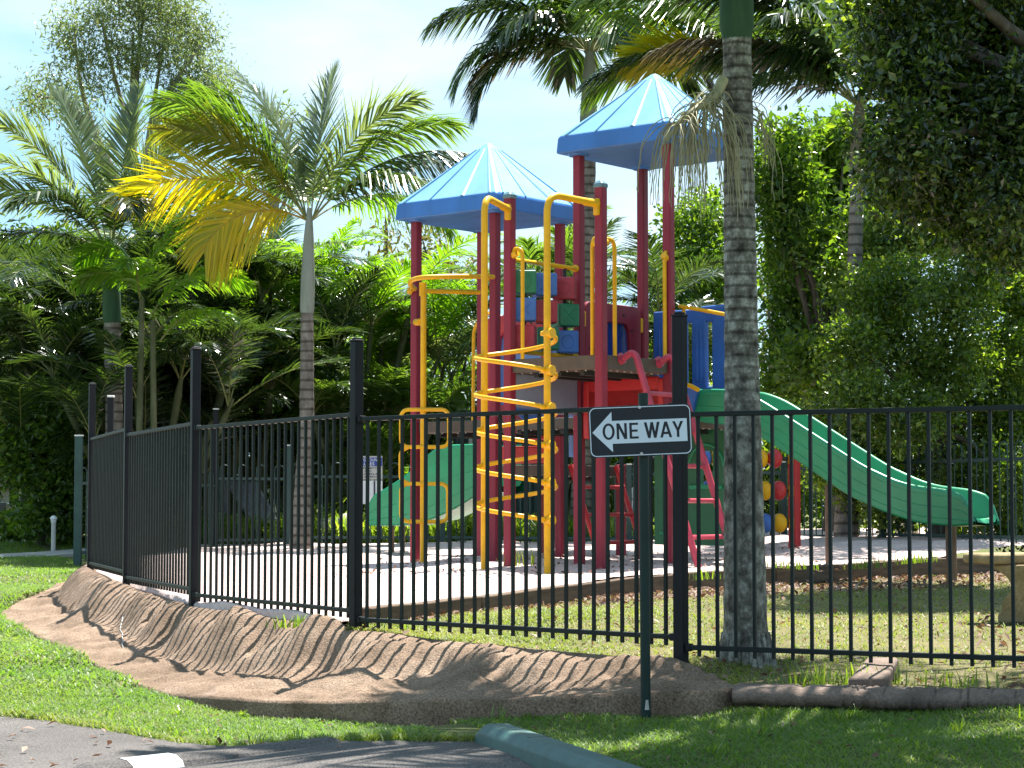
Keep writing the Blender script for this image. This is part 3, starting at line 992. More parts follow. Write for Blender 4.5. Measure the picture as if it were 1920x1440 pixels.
def post(i, j, ztop, cap=False, sunk=.35, w=.088):
    p = g(i, j)
    zb = float(sand_z(p.x, p.y)) - sunk
    mb = MB()
    mb.box((p.x, p.y, (zb + ztop) / 2), U * w / 2, Vv * w / 2, (0, 0, (ztop - zb) / 2))
    o = obj("post", mb, 'post_red', play, bevel=.014)
    if cap:
        mb = MB()
        s = w / 2 + .004
        mb.prism([p + U * a * s + Vv * b * s + Vector((0, 0, ztop - .015)) for a, b in ((-1, -1), (1, -1), (1, 1), (-1, 1))], (0, 0, .035))
        prev = [p + U * a * s + Vv * b * s + Vector((0, 0, ztop + .02)) for a, b in ((-1, -1), (1, -1), (1, 1), (-1, 1))]
        top = [p + U * a * s * .45 + Vv * b * s * .45 + Vector((0, 0, ztop + .052)) for a, b in ((-1, -1), (1, -1), (1, 1), (-1, 1))]
        mb.add(prev + top, [(0, 1, 5, 4), (1, 2, 6, 5), (2, 3, 7, 6), (3, 0, 4, 7), (4, 5, 6, 7)])
        obj("post_cap", mb, 'cap', o, bevel=.008)
    return o
R1, R2 = 2.905, 3.365                    # undersides of the two roofs
for ij in ((0, 0), (1, 0), (1, 1), (0, 1)):
    post(*ij, R1 + .05)
for ij in ((2, 0), (3, 0), (3, 1), (2, 1)):
    post(*ij, R2 + .05)
post(2, -1, 2.83, True)
post(3, -1, 2.83, True)
for ij, zt in (((0, 2), .40), ((1, 2), .42)):
    post(*ij, zt)

def roof(ci, cj, zb, half, ztop_eave, apex):
    c = g(ci, cj)
    sg = ((-1, -1), (1, -1), (1, 1), (-1, 1))
    mb = MB()
    lo = [c + (U * a + Vv * b) * half + Vector((0, 0, zb)) for a, b in sg]
    hi = [c + (U * a + Vv * b) * (half - .012) + Vector((0, 0, ztop_eave)) for a, b in sg]
    r0 = .035
    tp = [c + (U * a + Vv * b) * r0 + Vector((0, 0, apex - .02)) for a, b in sg]
    ctr_ = c + Vector((0, 0, apex))
    vs = lo + hi + tp + [ctr_]
    fs = [(3, 2, 1, 0)]
    for k in range(4):
        k2 = (k + 1) % 4
        fs += [(k, k2, 4 + k2, 4 + k), (4 + k, 4 + k2, 8 + k2, 8 + k), (8 + k, 8 + k2, 12)]
    mb.add(vs, fs)
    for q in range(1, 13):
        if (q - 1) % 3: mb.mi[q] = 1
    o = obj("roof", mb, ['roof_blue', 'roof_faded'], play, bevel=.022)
    # moulded ribs running up each face, and the sockets below that hold the posts
    mb = MB()
    for k in range(4):
        a, b = hi[k], hi[(k + 1) % 4]
        ta, tb = tp[k], tp[(k + 1) % 4]
        nrm = (b - a).cross(ta - a).normalized()
        if nrm.z < 0: nrm = -nrm
        for f, wd in ((.07, .012), (.34, .010), (.66, .022), (.93, .012)):
            p = a.lerp(b, f)
            q = ta.lerp(tb, .5 + (f - .5) * .8)
            e = p.lerp(q, .90)
            s = p + (q - p).normalized() * .01
            side = (b - a).normalized() * wd
            vs = [s - side * 1.3, s + side * 1.3, e + side * .5, e - side * .5, s - side * .5 + nrm * .013, s + side * .5 + nrm * .013, e + side * .2 + nrm * .006, e - side * .2 + nrm * .006]
            mb.add(vs, [(0, 1, 5, 4), (1, 2, 6, 5), (2, 3, 7, 6), (3, 0, 4, 7), (4, 5, 6, 7)])
    obj("roof_rib", mb, 'roof_faded', o)
    for a, b in sg:
        mb = MB()
        p = c + (U * a + Vv * b) * (D / 2)
        mb.tube([p + Vector((0, 0, zb + .01)), p + Vector((0, 0, zb - .018))], [.115, .095], 20)
        obj("post_socket", mb, 'roof_blue', o)
    return o
roof(.5, .5, R1, .685, R1 + .165, 3.73)
roof(2.5, .5, R2, .685, R2 + .165, 4.175)

def deck(i0, j0, i1, j1, z, th=.115, inset=.0):
    mb = MB()
    c = g((i0 + i1) / 2, (j0 + j1) / 2, z - th / 2)
    mb.box(c, U * ((i1 - i0) * D / 2 - inset), Vv * ((j1 - j0) * D / 2 - inset), (0, 0, th / 2))
    o = obj("deck", mb, 'deck', play, bevel=.008)
    mb = MB()
    for k in range(9):                 # bolt heads and joists below
        t = (k + .5) / 9
        for (p, q) in ((g(i0, j0), g(i1, j0)), (g(i1, j0), g(i1, j1))):
            e = p.lerp(q, t) + (g((i0 + i1) / 2, (j0 + j1) / 2) - p.lerp(q, t)) * .10 + Vector((0, 0, z - th - .012))
            mb.tube([e + Vector((0, 0, .02)), e], .012, 6)
    obj("bolt", mb, 'steel', o)
    mb = MB()
    for t in (.25, .5, .75):
        mb.bar(g(i0 + (i1 - i0) * t, j0 + .06, z - th - .02), g(i0 + (i1 - i0) * t, j1 - .06, z - th - .02), .05, .05)
    obj("joist", mb, 'black', o)
DK_M, DK_L = 1.325, .835
deck(2, -1, 3, 0, DK_M, .125, -.012)
deck(0, 0, 1, 1, DK_L)
deck(1.0, 0, 2, 1, DK_L - .003, .105, .012)
deck(2, 0, 3, 1, DK_L)
deck(0, 1, 1, 2, .405, .115, .006)

# ---- panels between posts; local frame: along edge (s), out of plane (n)
class Edge:
    def __init__(self, i0, j0, i1, j1):
        self.a, self.b = g(i0, j0), g(i1, j1)
        self.d = (self.b - self.a).normalized()
        self.n = Vector((self.d.y, -self.d.x, 0))
        if self.n.y > 0: self.n = -self.n
        self.L = (self.b - self.a).length
    def p(self, s, z, t=0.0):
        return self.a + self.d * s + self.n * t + Vector((0, 0, z))
    def box(self, mb, s0, s1, z0, z1, t0=-.02, t1=.02, mi=0):
        mb.box(self.p((s0 + s1) / 2, (z0 + z1) / 2, (t0 + t1) / 2), self.d * (s1 - s0) / 2, self.n * (t1 - t0) / 2, (0, 0, (z1 - z0) / 2), mi)
def rloop(s0, s1, z0, z1, r, n=5):
    return [( (s0 + s1) / 2 + a, (z0 + z1) / 2 + b) for a, b in rrect(0, 0, s1 - s0, z1 - z0, r, n)]

def clamp(p, axis, r=.04, l=.03, parent=None):
    mb = MB()
    p = Vector(p); axis = Vector(axis).normalized()
    mb.tube([p - axis * l / 2, p + axis * l / 2], r, 14)
    mb.tube([p + axis * l / 2, p + axis * (l / 2 + .012)], r * .6, 12)
    return mb

def bubble_panel(e, s0, s1, z0, z1, bub, cols=('post_red', 'bubble')):
    """Moulded plate with an arched opening filled by a domed bubble."""
    mb = MB()
    n = 8
    outer = rloop(s0, s1, z0, z1, .10, n)
    cx = (s0 + s1) / 2
    rx = (s1 - s0) / 2 - .075
    zc = z0 + (z1 - z0) * .40
    inner = []
    for (a, b) in outer:
        ang = math.atan2((b - zc) / ((z1 - z0) * .5), (a - cx) / ((s1 - s0) * .5))
        inner.append((cx + rx * math.cos(ang), zc + (z1 - zc - .085 if math.sin(ang) > 0 else zc - z0 - .06) * math.sin(ang)))
    ext = e.n * .05
    mb.ring([e.p(a, b, -.025) for a, b in outer], [e.p(a, b, -.025) for a, b in inner], ext)
    o = obj("bubble_panel", mb, cols[0], play, bevel=.012)
    mb = MB()
    rings, m = 7, len(inner)
    vs = []
    for k in range(rings + 1):
        f = k / rings
        for (a, b) in inner:
            sc = math.cos(f * math.pi / 2) * 1.02
            vs.append(e.p(cx + (a - cx) * sc, zc + (b - zc) * sc, -.01 + .14 * bub * math.sin(f * math.pi / 2)))
    fs = [(k * m + q, k * m + (q + 1) % m, (k + 1) * m + (q + 1) % m, (k + 1) * m + q) for k in range(rings) for q in range(m)]
    mb.add(vs, fs, 0, True)
    obj("bubble", mb, cols[1], o)
    mb = MB()
    for k in range(7):
        th = math.pi * (.12 + .76 * k / 6)
        c = e.p(cx + (rx + .036) * math.cos(th), zc + (z1 - zc - .085 + .036) * math.sin(th), .026)
        mb.tube([c - e.n * .01, c + e.n * .004], .014, 8)
    obj("bolt", mb, 'black', o)
    mb = MB()
    for (s, z) in ((s0 - .012, z1 - .18), (s1 + .012, z1 - .18), (s0 - .012, z0 + .18), (s1 + .012, z0 + .18)):
        mb.box(e.p(s, z, .0), e.d * .022, e.n * .034, (0, 0, .075))
    obj("panel_clip", mb, 'yellow', o, bevel=.014)
e_arch = Edge(2, 0, 2, 1)
bubble_panel(e_arch, .065, D - .065, .80, 1.955, -.6)
e_bk = Edge(0, 1, 1, 1)
bubble_panel(e_bk, .065, D - .065, .87, 1.98, -1, ('red', 'lightblue'))

# riser below the middle deck: red slotted barrier on the right, grey blue sheet on the left
def slotted(e, s0, s1, z0, z1, rails, mat, name="barrier_panel", th=.05):
    mb = MB()
    cuts_ = [z0] + [v for r in rails for v in r] + [z1]
    outer = rloop(s0, s1, z0, z1, .05, 4)
    for k in range(0, len(cuts_), 2):
        za, zb = cuts_[k], cuts_[k + 1]
        e.box(mb, s0 + .06, s1 - .06, za, zb, -th / 2 + .004, th / 2 - .004)
    e.box(mb, s0, s0 + .07, z0 + .02, z1 - .02, -th / 2, th / 2)
    e.box(mb, s1 - .07, s1, z0 + .02, z1 - .02, -th / 2, th / 2)
    return obj(name, mb, mat, play, bevel=.018)
e_ri = Edge(2, 0, 3, 0)
slotted(e_ri, .06, D - .05, .60, 1.19, [(.955, 1.085), (.72, .77)], 'red')
e_li = Edge(2, -1, 2, 0)
mb = MB()
e_li.box(mb, .04, D - .04, .845, 1.20, -.012, .012)
o = obj("riser_sheet", mb, 'greyblue', play, bevel=.006)
mb = MB()
a = [e_li.p(.30 + .24 * math.cos(t), .90 + .14 * math.sin(t), .012) for t in np.linspace(math.pi * 1.05, math.pi * 1.95, 16)]
mb.prism(a, e_li.n * .012)
obj("bubble", mb, 'blue', o)
e_lo = Edge(0, 1, 1, 1)
slotted(e_lo, .06, D - .05, .42, .82, [(.60, .66)], 'red')
# light blue upright at the middle bay
mb = MB()
c = P(1073, 800, 20.9)
mb.box((c.x, c.y, (Zy(748, 20.9) + Zy(857, 20.9)) / 2), U * .028, Vv * .028, (0, 0, (Zy(748, 20.9) - Zy(857, 20.9)) / 2))
obj("barrier_post", mb, 'lightblue', play, bevel=.008)

# blue slotted barrier at the slide entry
e_bl = Edge(2, 1, 3, 1)
s_a = on_line(1228, e_bl.a, e_bl.d); s_b = D - .02
slots = [(on_line(1289, e_bl.a, e_bl.d), on_line(1300, e_bl.a, e_bl.d)), (on_line(1327, e_bl.a, e_bl.d), on_line(1338, e_bl.a, e_bl.d))]
mb = MB()
zt_, zb_ = 1.905, .62
xs_ = [s_a] + [v for s in slots for v in s] + [s_b]
for k in range(0, len(xs_), 2):
    e_bl.box(mb, xs_[k], xs_[k + 1], zb_, zt_, -.03, .03)
e_bl.box(mb, s_a, s_b, 1.77, zt_, -.027, .027)
e_bl.box(mb, s_a, s_b, zb_, 1.14, -.027, .027)
o = obj("barrier_panel", mb, 'blue', play, bevel=.016)
for s in (s_a + .08, (slots[0][1] + slots[1][0]) / 2 - .02, (slots[0][1] + slots[1][0]) / 2 + .03):
    mb = MB()
    mb.tube([e_bl.p(s, 1.2, .030), e_bl.p(s, 1.72, .030)], .012, 8)
    obj("moulded_rib", mb, 'blue', o)
# hood of the slide: a second blue panel with a raised lip
mb = MB()
h0, h1 = P(1316, 576, 19.9), P(1372, 570, 19.6)
mb.bar(h0 + Vector((0, 0, -.02)), h1 + Vector((.05, 0, -.02)), .06, .055)
obj("hood_lip", mb, 'blue', play, bevel=.02)
mb = MB()
y0 = 19.35
mb.tube(fillet([P(1274, 574, y0), P(1315, 581, y0 - .2), P(1372, 592, y0 - .45)], .05), .019, 10)
mb.tube([P(1282, 576, y0), P(1282, 640, y0)], .017, 10)
obj("grab_rail", mb, 'yellow', play)
mb = MB()
mb.tube(fillet([P(1272, 720, 19.3), P(1292, 722, 19.25), P(1309, 731, 19.15)], .05), .022, 10)
obj("grab_rail", mb, 'yellow', play)
mb = MB()
mb.prism([P(1268, 724, 19.36), P(1308, 730, 19.30), P(1296, 778, 19.34), P(1268, 778, 19.38)], Vv * .05)
obj("entry_panel", mb, 'blue', play, bevel=.012)

# ---- noughts and crosses blocks
e_t = Edge(2, -1, 2, 0)
def ttt_rail(z):
    mb = MB()
    S_ = [.027, .063, .064, D - .064, D - .063, D - .027]
    mb.tube([e_t.p(s, z) for s in S_], [.036, .036, .021, .021, .036, .036], 12)
    return mb
ttt = obj("game_frame", ttt_rail(2.255), 'yellow', play)
obj("bottom_rail", ttt_rail(1.405), 'yellow', ttt)
cols_ = [['block_green', 'block_blue', 'block_red'], ['block_blue', 'block_red', 'block_green'], ['block_red', 'block_green', 'block_blue']]
rots = [[5, 8, -6], [4, 10, 28], [-4, 24, 20]]
zc_ = [2.055, 1.80, 1.545]
for c_ in range(3):
    s = .215 + .305 * c_
    mb = MB()
    mb.tube([e_t.p(s, 1.405), e_t.p(s, 2.255)], .018, 10)
    obj("spindle", mb, 'black', ttt)
    for r_ in range(3):
        mb = MB()
        th = R(rots[r_][c_] - 3)
        a = Vector((math.cos(th), math.sin(th), 0)); b = Vector((-math.sin(th), math.cos(th), 0))
        q = e_t.p(s, zc_[r_] - .012 * (c_ == 2))
        mb.box(q, a * .108, b * .108, (0, 0, .108))
        ob = obj("block", mb, cols_[r_][c_], ttt, bevel=.018)
        mb = MB()
        fp = q - b * .108
        if (r_ + c_) % 2 == 0:
            mb.tube([fp - b * .0 + a * .062 * math.cos(t) + Vector((0, 0, .062 * math.sin(t))) for t in np.linspace(0, 2 * math.pi, 21)[:-1]], .0045, 5, closed=True)
        else:
            for sg_ in (1, -1):
                mb.tube([fp - a * .055 - Vector((0, 0, .055 * sg_)), fp + a * .055 + Vector((0, 0, .055 * sg_))], .0045, 5)
        obj("embossed_mark", mb, cols_[r_][c_], ob)

# ---- spiral climber
cc = Vector((.030, 18.17, 0)); rh = .355
pa, pb = cc - U * rh, cc + U * rh
climb_z0 = -.9
mb = MB()
mb.tube([cc + U * rh * math.cos(t) + Vv * rh * math.sin(t) + Vector((0, 0, 1.475 - .323 * (t / (2 * math.pi)))) for t in np.linspace(0, 2 * math.pi * 5, 5 * 48 + 1)], .0195, 10)
coil = obj("spiral_rung", mb, 'yellow', play)
for p, tgt, zt in ((pa, g(2, -1), 2.735), (pb, g(3, -1), 2.69)):
    mb = MB()
    end = tgt + Vector((0, 0, zt - .02))
    q = Vector((p.x, p.y, zt))
    out = (end - q); out.z = 0
    dirn = out.normalized()
    path = [Vector((p.x, p.y, -.95)), q, end - dirn * .06 + Vector((0, 0, 0))]
    mb.tube(fillet(path, .17, 8), .031, 14)
    po = obj("climber_pole", mb, 'yellow', play)
    mb = MB()
    mb.tube([end - dirn * .20, end - dirn * .045], .036, 14)
    mb.box(end - dirn * .055 + Vector((0, 0, -.03)), dirn * .02, dirn.cross(Vector((0, 0, 1))) * .03, (0, 0, .075))
    obj("clamp", mb, 'yellow', po, bevel=.012)
for k in range(6):
    mb = MB()
    q = pb + Vector((0, 0, 1.475 - .323 * k))
    mb.tube([q - U * .06, q - U * .03, q - U * .029, q + U * .004, q + U * .005, q + U * .062], [.022, .022, .034, .034, .046, .046], 14)
    obj("clamp", mb, 'yellow', coil)

# ---- loop climber pole
pY = 20.72
pl = P(793, 1040, pY); pl.z = 0
mb = MB()
mb.tube([pl + Vector((0, 0, -.95)), pl + Vector((0, 0, 2.20))], .030, 14)
lp = obj("climber_pole", mb, 'yellow', play)
def LPp(x, y, dy=-.03): return P(x, y, pY + dy)
for loop, closed in (([(752, 768), (842, 768), (842, 838), (752, 838)], True), ([(752, 907), (840, 907), (840, 978), (752, 978)], True)):
    mb = MB()
    pts_ = [LPp(*q) for q in loop]
    c0 = (pts_[0] + pts_[1]) / 2
    path = fillet([c0] + [pts_[1], pts_[2], pts_[3], pts_[0]] + [c0 - (pts_[1] - pts_[0]) * .001], .085, 6)
    mb.tube(path[:-1], .0205, 10, closed=True)
    obj("foot_loop", mb, 'yellow', lp)
mb = MB()
mb.tube(fillet([LPp(765, 839), LPp(751, 846), LPp(751, 899), LPp(765, 906)], .05), .0205, 10)
obj("foot_loop", mb, 'yellow', lp)
mb = MB()
zt = 2.175
A_, B_ = g(0, 0, zt), g(1, 0, zt)
outn = -Vv
path = [B_ + outn * .02, B_ + outn * .32 - U * .05, A_ + outn * .95 + U * .22, A_ + outn * .80 - U * .10, A_ - U * .02 + outn * .02]
path = [P(925, 519, 20.45), P(880, 518, 20.1), P(800, 519, 19.95), P(771, 524, 20.05), P(768, 534, 20.6), P(778, 541, 21.15)]
mb.tube(fillet(path, .25, 6), .024, 12)
rail = obj("hoop_rail", mb, 'yellow', lp)
mb = MB()
mb.tube([P(766, 545, 21.2), P(900, 548, 21.4)], .024, 12)
mb.tube([P(764, 545, 21.2), P(772, 545, 21.2)], .036, 12)
obj("hoop_rail", mb, 'yellow', lp)
for e0_, e1_, r_ in ((P(903, 518, 20.45), P(918, 519, 20.45), .040), (P(780, 604, 21.1), P(788, 604, 20.75), .034), (P(793, 530, pY), P(793, 555, pY), .038)):
    mb = MB()
    mb.tube([e0_, e1_], r_, 12)
    obj("clamp", mb, 'yellow', lp)

# ---- handles at the deck openings
def handle(ph, post_pt, zt, zb):
    mb = MB()
    q = Vector((ph.x, ph.y, 0))
    pp_ = Vector((post_pt.x, post_pt.y, 0))
    path = [pp_ + Vector((0, 0, zt - .03)), pp_.lerp(q, .45) + Vector((0, 0, zt + .02)), q + Vector((0, 0, zt)), q + Vector((0, 0, zb))]
    mb.tube(fillet(path, .09, 6), .019, 10)
    dq = (q - pp_).normalized()
    mb.tube([pp_ + Vector((0, 0, zt - .05)) + dq * .02, pp_ + Vector((0, 0, zt - .02)) + dq * .085], .034, 12)
    obj("handle", mb, 'yellow', play)
EFL, EFR = Edge(2, -1, 3, -1), Edge(3, -1, 3, 0)
handle(EFL.p(on_line(980, EFL.a, EFL.d), 0), g(2, -1), 2.33, DK_M)
handle(EFL.p(on_line(1111, EFL.a, EFL.d), 0), g(3, -1), 2.355, DK_M)
handle(EFR.p(on_line(1153, EFR.a, EFR.d), 0), g(3, -1), 2.355, DK_M)
handle(EFR.p(on_line(1247, EFR.a, EFR.d), 0), g(3, 0), 2.32, DK_M)
# rear handrail beyond the left tower
mb = MB()
mb.tube(fillet([P(916, 586, 22.0), P(888, 612, 22.2), P(887, 795, 22.2)], .12), .018, 10)
obj("handle", mb, 'yellow', play)

# ---- ladder from the middle deck
lad_a, lad_b = g(3, -.73), g(3, -.17)
def ladder(a, b, ztop, run, zbot, nr_, mat, hook=True, dirv=None, name="ladder"):
    dirv = dirv or U
    rails = []
    mb = MB()
    for p in (a, b):
        top = Vector((p.x, p.y, ztop)) + dirv * .16
        foot = Vector((p.x, p.y, zbot)) + dirv * run
        if hook:
            path = [Vector((p.x, p.y, ztop - .02)) + dirv * .02, top + Vector((0, 0, .06)), foot]
            mb.tube(fillet(path, .10, 7), .031, 12)
            mb.tube([Vector((p.x, p.y, ztop - .02)) - dirv * .005, Vector((p.x, p.y, ztop - .005)) + dirv * .03], .052, 14)
        else:
            mb.tube([Vector((p.x, p.y, ztop)), foot], .027, 12)
        rails.append((top if hook else Vector((p.x, p.y, ztop)), foot))
    o = obj(name, mb, mat, play)
    for f in nr_:
        mb = MB()
        p, q = rails[0][0].lerp(rails[0][1], f), rails[1][0].lerp(rails[1][1], f)
        mb.tube([p, p.lerp(q, .07), p.lerp(q, .5), p.lerp(q, .93), q], [.034, .0225, .0225, .0225, .034], 10)
        obj("rung", mb, mat, o)
    return o
ladder(lad_a, lad_b, 1.315, .86, -.62, (.17, .34, .505, .665, .83), 'red_bar')
# rear ladder below the low landing
ladder(g(1.05, 1.1), g(1.05, 1.85), .40, .40, -.62, (.22, .50, .78), 'red', hook=False)

# ---- slides
def slide(e0, dirv, far, s_list, ztop, zbot, label_end, supports, bottom_from=None):
    """e0: start of near wall; dirv: direction; far: vector to the far wall."""
    n = len(s_list)
    sect = []
    fw = far.normalized()
    W_ = far.length
    vs = []
    th = .028
    lip = .022
    for k in range(n):
        b = e0 + dirv * s_list[k]
        zt, zb = ztop[k], zbot[k]
        zf = zb + min(.05, (zt - zb) * .35)
        prof = [(0, zb), (-.004, zb + .02), (-.006, zt - .035), (-.012, zt - .010), (.004, zt + .004), (.026, zt + .002), (.036, zt - .020), (.040, zf + .05), (.075, zf + .012), (W_ / 2, zf),
                (W_ - .075, zf + .012), (W_ - .040, zf + .05), (W_ - .036, zt - .020), (W_ - .026, zt + .002), (W_ - .004, zt + .004), (W_ + .012, zt - .010), (W_ + .006, zt - .035), (W_ + .004, zb + .02), (W_, zb), (W_ - .05, zb - .0), (W_ / 2, zb - .01), (.05, zb)]
        vs += [b + fw * a + Vector((0, 0, z)) for a, z in prof]
    m = len(prof)
    fs = [(k * m + q, (k + 1) * m + q, (k + 1) * m + (q + 1) % m, k * m + (q + 1) % m) for k in range(n - 1) for q in range(m)]
    mb = MB()
    mb.add(vs, fs, 0, True)
    o = obj("slide", mb, 'green', play)
    mb = MB()
    # raised stiffening lines along the outside wall
    for f in (.82, .5, .2):
        mb.tube([e0 + dirv * s_list[k] - fw * .005 + Vector((0, 0, zbot[k] + (ztop[k] - zbot[k]) * f)) for k in range(1, n - 2)], .004, 4)
    obj("moulded_line", mb, 'green', o)
    for (p, zt_) in supports:
        mb = MB()
        mb.tube([Vector((p.x, p.y, -.95)), Vector((p.x, p.y, zt_))], .027, 10)
        obj("support_leg", mb, 'leg_wood', o)
    return o
def resample(pts_, Yf, s_of, n):
    """(px,py) outline -> s, z lists."""
    S_ = [s_of(x) for x, y in pts_]
    Z_ = [P(960, y, (Yf(s))).z for (x, y), s in zip(pts_, S_)]
    o = np.argsort(S_)
    return np.array(S_)[o], np.array(Z_)[o]
n0 = g(3, .27)
top_px = [(1300, 731), (1328, 729.5), (1380, 731), (1420, 746), (1468, 776), (1546, 827), (1617, 873), (1680, 902), (1715, 911), (1770, 917), (1795, 924), (1812, 944), (1822, 978)]
bot_px = [(1300, 790), (1345, 794), (1385, 801), (1424, 819), (1470, 848), (1535, 892), (1590, 930), (1660, 962), (1715, 980), (1780, 987), (1822, 984)]
s_of = lambda x: on_line(x, n0, U)
Yf = lambda s: n0.y + U.y * s
st, zt_ = resample(top_px, Yf, s_of, 0)
sb, zb_ = resample(bot_px, Yf, s_of, 0)
ss = np.concatenate([np.linspace(st[0], st[-1] - .12, 46), np.linspace(st[-1] - .10, st[-1], 8)])
def soft(x, xp, fp):
    r = np.interp(x, xp, fp)
    for _ in range(2):
        r2 = r.copy(); r2[1:-1] = (r[:-2] + 2 * r[1:-1] + r[2:]) / 4; r = r2
    return r
ztop = soft(ss, st, zt_); zbot = soft(ss, sb, zb_)
sp1 = P(1779, 1022, 18.2); sp2 = P(1788, 1024, 18.4); sp3 = P(1553, 1030, 18.9)
slide(n0, U, Vv * .48, ss, ztop, zbot, None, [(sp1, Zy(984, 18.2)), (sp2, Zy(984, 18.4)), (sp3, Zy(910, 18.9))])
# left slide runs the other way from the low landing
n1 = g(0, 1.27); f1 = g(0, 1.73)
topl = [(900, 836), (892, 837), (877, 840), (865, 847), (852, 858), (830, 880), (807, 898), (767, 923), (743, 933), (720, 937.5), (707, 941), (697, 948), (687, 974)]
botl = [(900, 922), (892, 928), (870, 942), (852, 953), (808, 974), (757, 985), (687, 985)]
sl_t, zl_t = resample(topl, lambda s: f1.y - U.y * s, lambda x: on_line(x, f1, -U), 0)
sl_b, zl_b = resample(botl, lambda s: n1.y - U.y * s, lambda x: on_line(x, n1, -U), 0)
s_end = sl_b[-1]
ss = np.concatenate([np.linspace(.05, s_end - .14, 40), np.linspace(s_end - .12, s_end, 9)])
nose = np.clip((ss - (s_end - .16)) / .16, 0, 1)
zt2 = soft(ss, sl_t, zl_t); zb2_ = soft(ss, sl_b, zl_b)
zt2 = zb2_ + (zt2 - zb2_) * np.sqrt(np.maximum(0, 1 - nose ** 2) + .001)
slide(n1, -U, Vv * .48, ss, zt2, zb2_, None, [(P(735, 1026, 23.6), Zy(985, 23.6)), (P(755, 1028, 23.4), Zy(985, 23.4))])

# ---- green play panel with an arched window below the right tower
e_g = Edge(2, 1, 3, 1)
sA = on_line(1230, e_g.a, e_g.d); sB = on_line(1243, e_g.a, e_g.d)
sC = on_line(1288, e_g.a, e_g.d)
zt_g, zb_g = .78, -.40
mb = MB()
e_g.box(mb, sA, sB, zb_g, zt_g, -.035, .035)
e_g.box(mb, sB - .01, sC + .01, zb_g, zb_g + .10, -.033, .033)
e_g.box(mb, sB - .01, sC + .01, .62, zt_g - .002, -.033, .033)
outer = rloop(sC, D - .05, zb_g, zt_g - .004, .04, 6)
wc, wr = (sC + D - .05) / 2 + .01, (D - .05 - sC) / 2 - .085
wz0, wz1 = Zy(908, 20.0), Zy(865, 20.0)
inner = []
for (a, b) in outer:
    ang = math.atan2(b - (wz0 + .18), a - wc)
    ca, sa = math.cos(ang), math.sin(ang)
    if sa >= 0:
        inner.append((wc + wr * ca, wz1 - .05 + (wr + .02) * sa))
    else:
        inner.append((wc + wr * max(-1, min(1, ca * 1.6)), wz0 if abs(ca) < .8 else wz0 + (wz1 - .05 - wz0) * (1 - min(1, -sa * 1.6))))
mb.ring([e_g.p(a, b, -.035) for a, b in outer], [e_g.p(a, b, -.035) for a, b in inner], e_g.n * .07)
gp = obj("window_panel", mb, 'green_dark', play, bevel=.014)
mb = MB()
e_g.box(mb, wc - wr - .04, wc + wr + .04, wz0 - .045, wz0 - .002, -.05, .06)
obj("sill", mb, 'green', gp, bevel=.01)
mb = MB()
e_g.box(mb, sB - .02, sC + .02, zb_g + .101, zb_g + .125, -.045, .05)
obj("sill", mb, 'green', gp, bevel=.01)
mb = MB()
mb.tube([e_g.p(wc + (wr + .05) * math.cos(t), wz1 - .05 + (wr + .07) * math.sin(t), .036) for t in np.linspace(0, math.pi, 20)], .014, 8)
obj("window_moulding", mb, 'green', gp)

# ---- bead panel at the right end
bp = P(1490, 1020, 21.4); bp.z = 0
bl_ = bp - Vv * 0 - U * 1.02
bdir = Vector((bp.x - bl_.x, bp.y - bl_.y, 0)).normalized()
bdir = Vector((1, .12, 0)).normalized()
mb = MB()
zb2 = float(sand_z(bp.x, bp.y)) - .3
mb.box((bp.x, bp.y, (Zy(862, 21.4) + zb2) / 2), U * .049, Vv * .049, (0, 0, (Zy(862, 21.4) - zb2) / 2))
po = obj("post", mb, 'red', play, bevel=.012)
rows_ = [(860, ['red', 'yellow', 'block_blue', 'red', 'yellow', 'block_blue', 'yellow', 'red']), (920, ['red', 'yellow', 'block_blue', 'yellow', 'red', 'block_blue', 'red', 'yellow']), (981, ['yellow', 'block_blue', 'red', 'yellow', 'block_blue', 'red', 'yellow', 'block_blue'])]
for k, (py, seq) in enumerate(rows_):
    z = Zy(py, 21.4)
    b0_ = Vector((bp.x, bp.y, z))
    mb = MB()
    mb.tube([b0_ - bdir * .04, b0_ - bdir * 1.5], .018, 10)
    bar_ = obj("bead_bar", mb, 'black', play)
    s0_ = [.205, .165, .16][k]
    for q, cname in enumerate(seq):
        if 2 < q < 4: continue
        mb = MB()
        mb.ball(b0_ - bdir * (s0_ + .148 * q), .102, 20, 12, axis=bdir, squash=.78)
        obj("bead", mb, cname, bar_)
    mb = MB()
    mb.tube([b0_ - bdir * .05, b0_ - bdir * .02], .05, 14)
    mb.box(b0_ - Vv * .056, U * .03, Vv * .008, (0, 0, .058))
    obj("clamp", mb, 'yellow', bar_, bevel=.008)

# ================================================================ VEGETATION
YG = (2.3, 2.3, .55)
M['frond'] = mat_leaf('palm_leaflets', [(.040, .080, .020), (.060, .115, .026), (.085, .145, .036), (.115, .170, .050)], .27, .46, YG, .7)
M['frond_grey'] = mat_leaf('silvery_palm_leaflets', [(.07, .105, .045), (.11, .15, .07), (.16, .20, .10), (.21, .24, .15)], .24, .42, (1.8, 1.9, .7), .9)
M['frond_gold'] = mat_leaf('yellowing_palm_leaflets', [(.26, .28, .02), (.40, .37, .018), (.52, .45, .018), (.56, .44, .016)], .35, .48, (1.7, 1.6, .3))
M['frond_lime'] = mat_leaf('bright_palm_leaflets', [(.075, .15, .014), (.10, .20, .020), (.13, .24, .028), (.16, .25, .035)], .30, .52, (2.1, 2.2, .4), .6)
M['frond_dark'] = mat_leaf('dark_palm_leaflets', [(.014, .030, .012), (.022, .044, .016), (.034, .062, .022), (.060, .090, .036)], .22, .36, YG, .9)
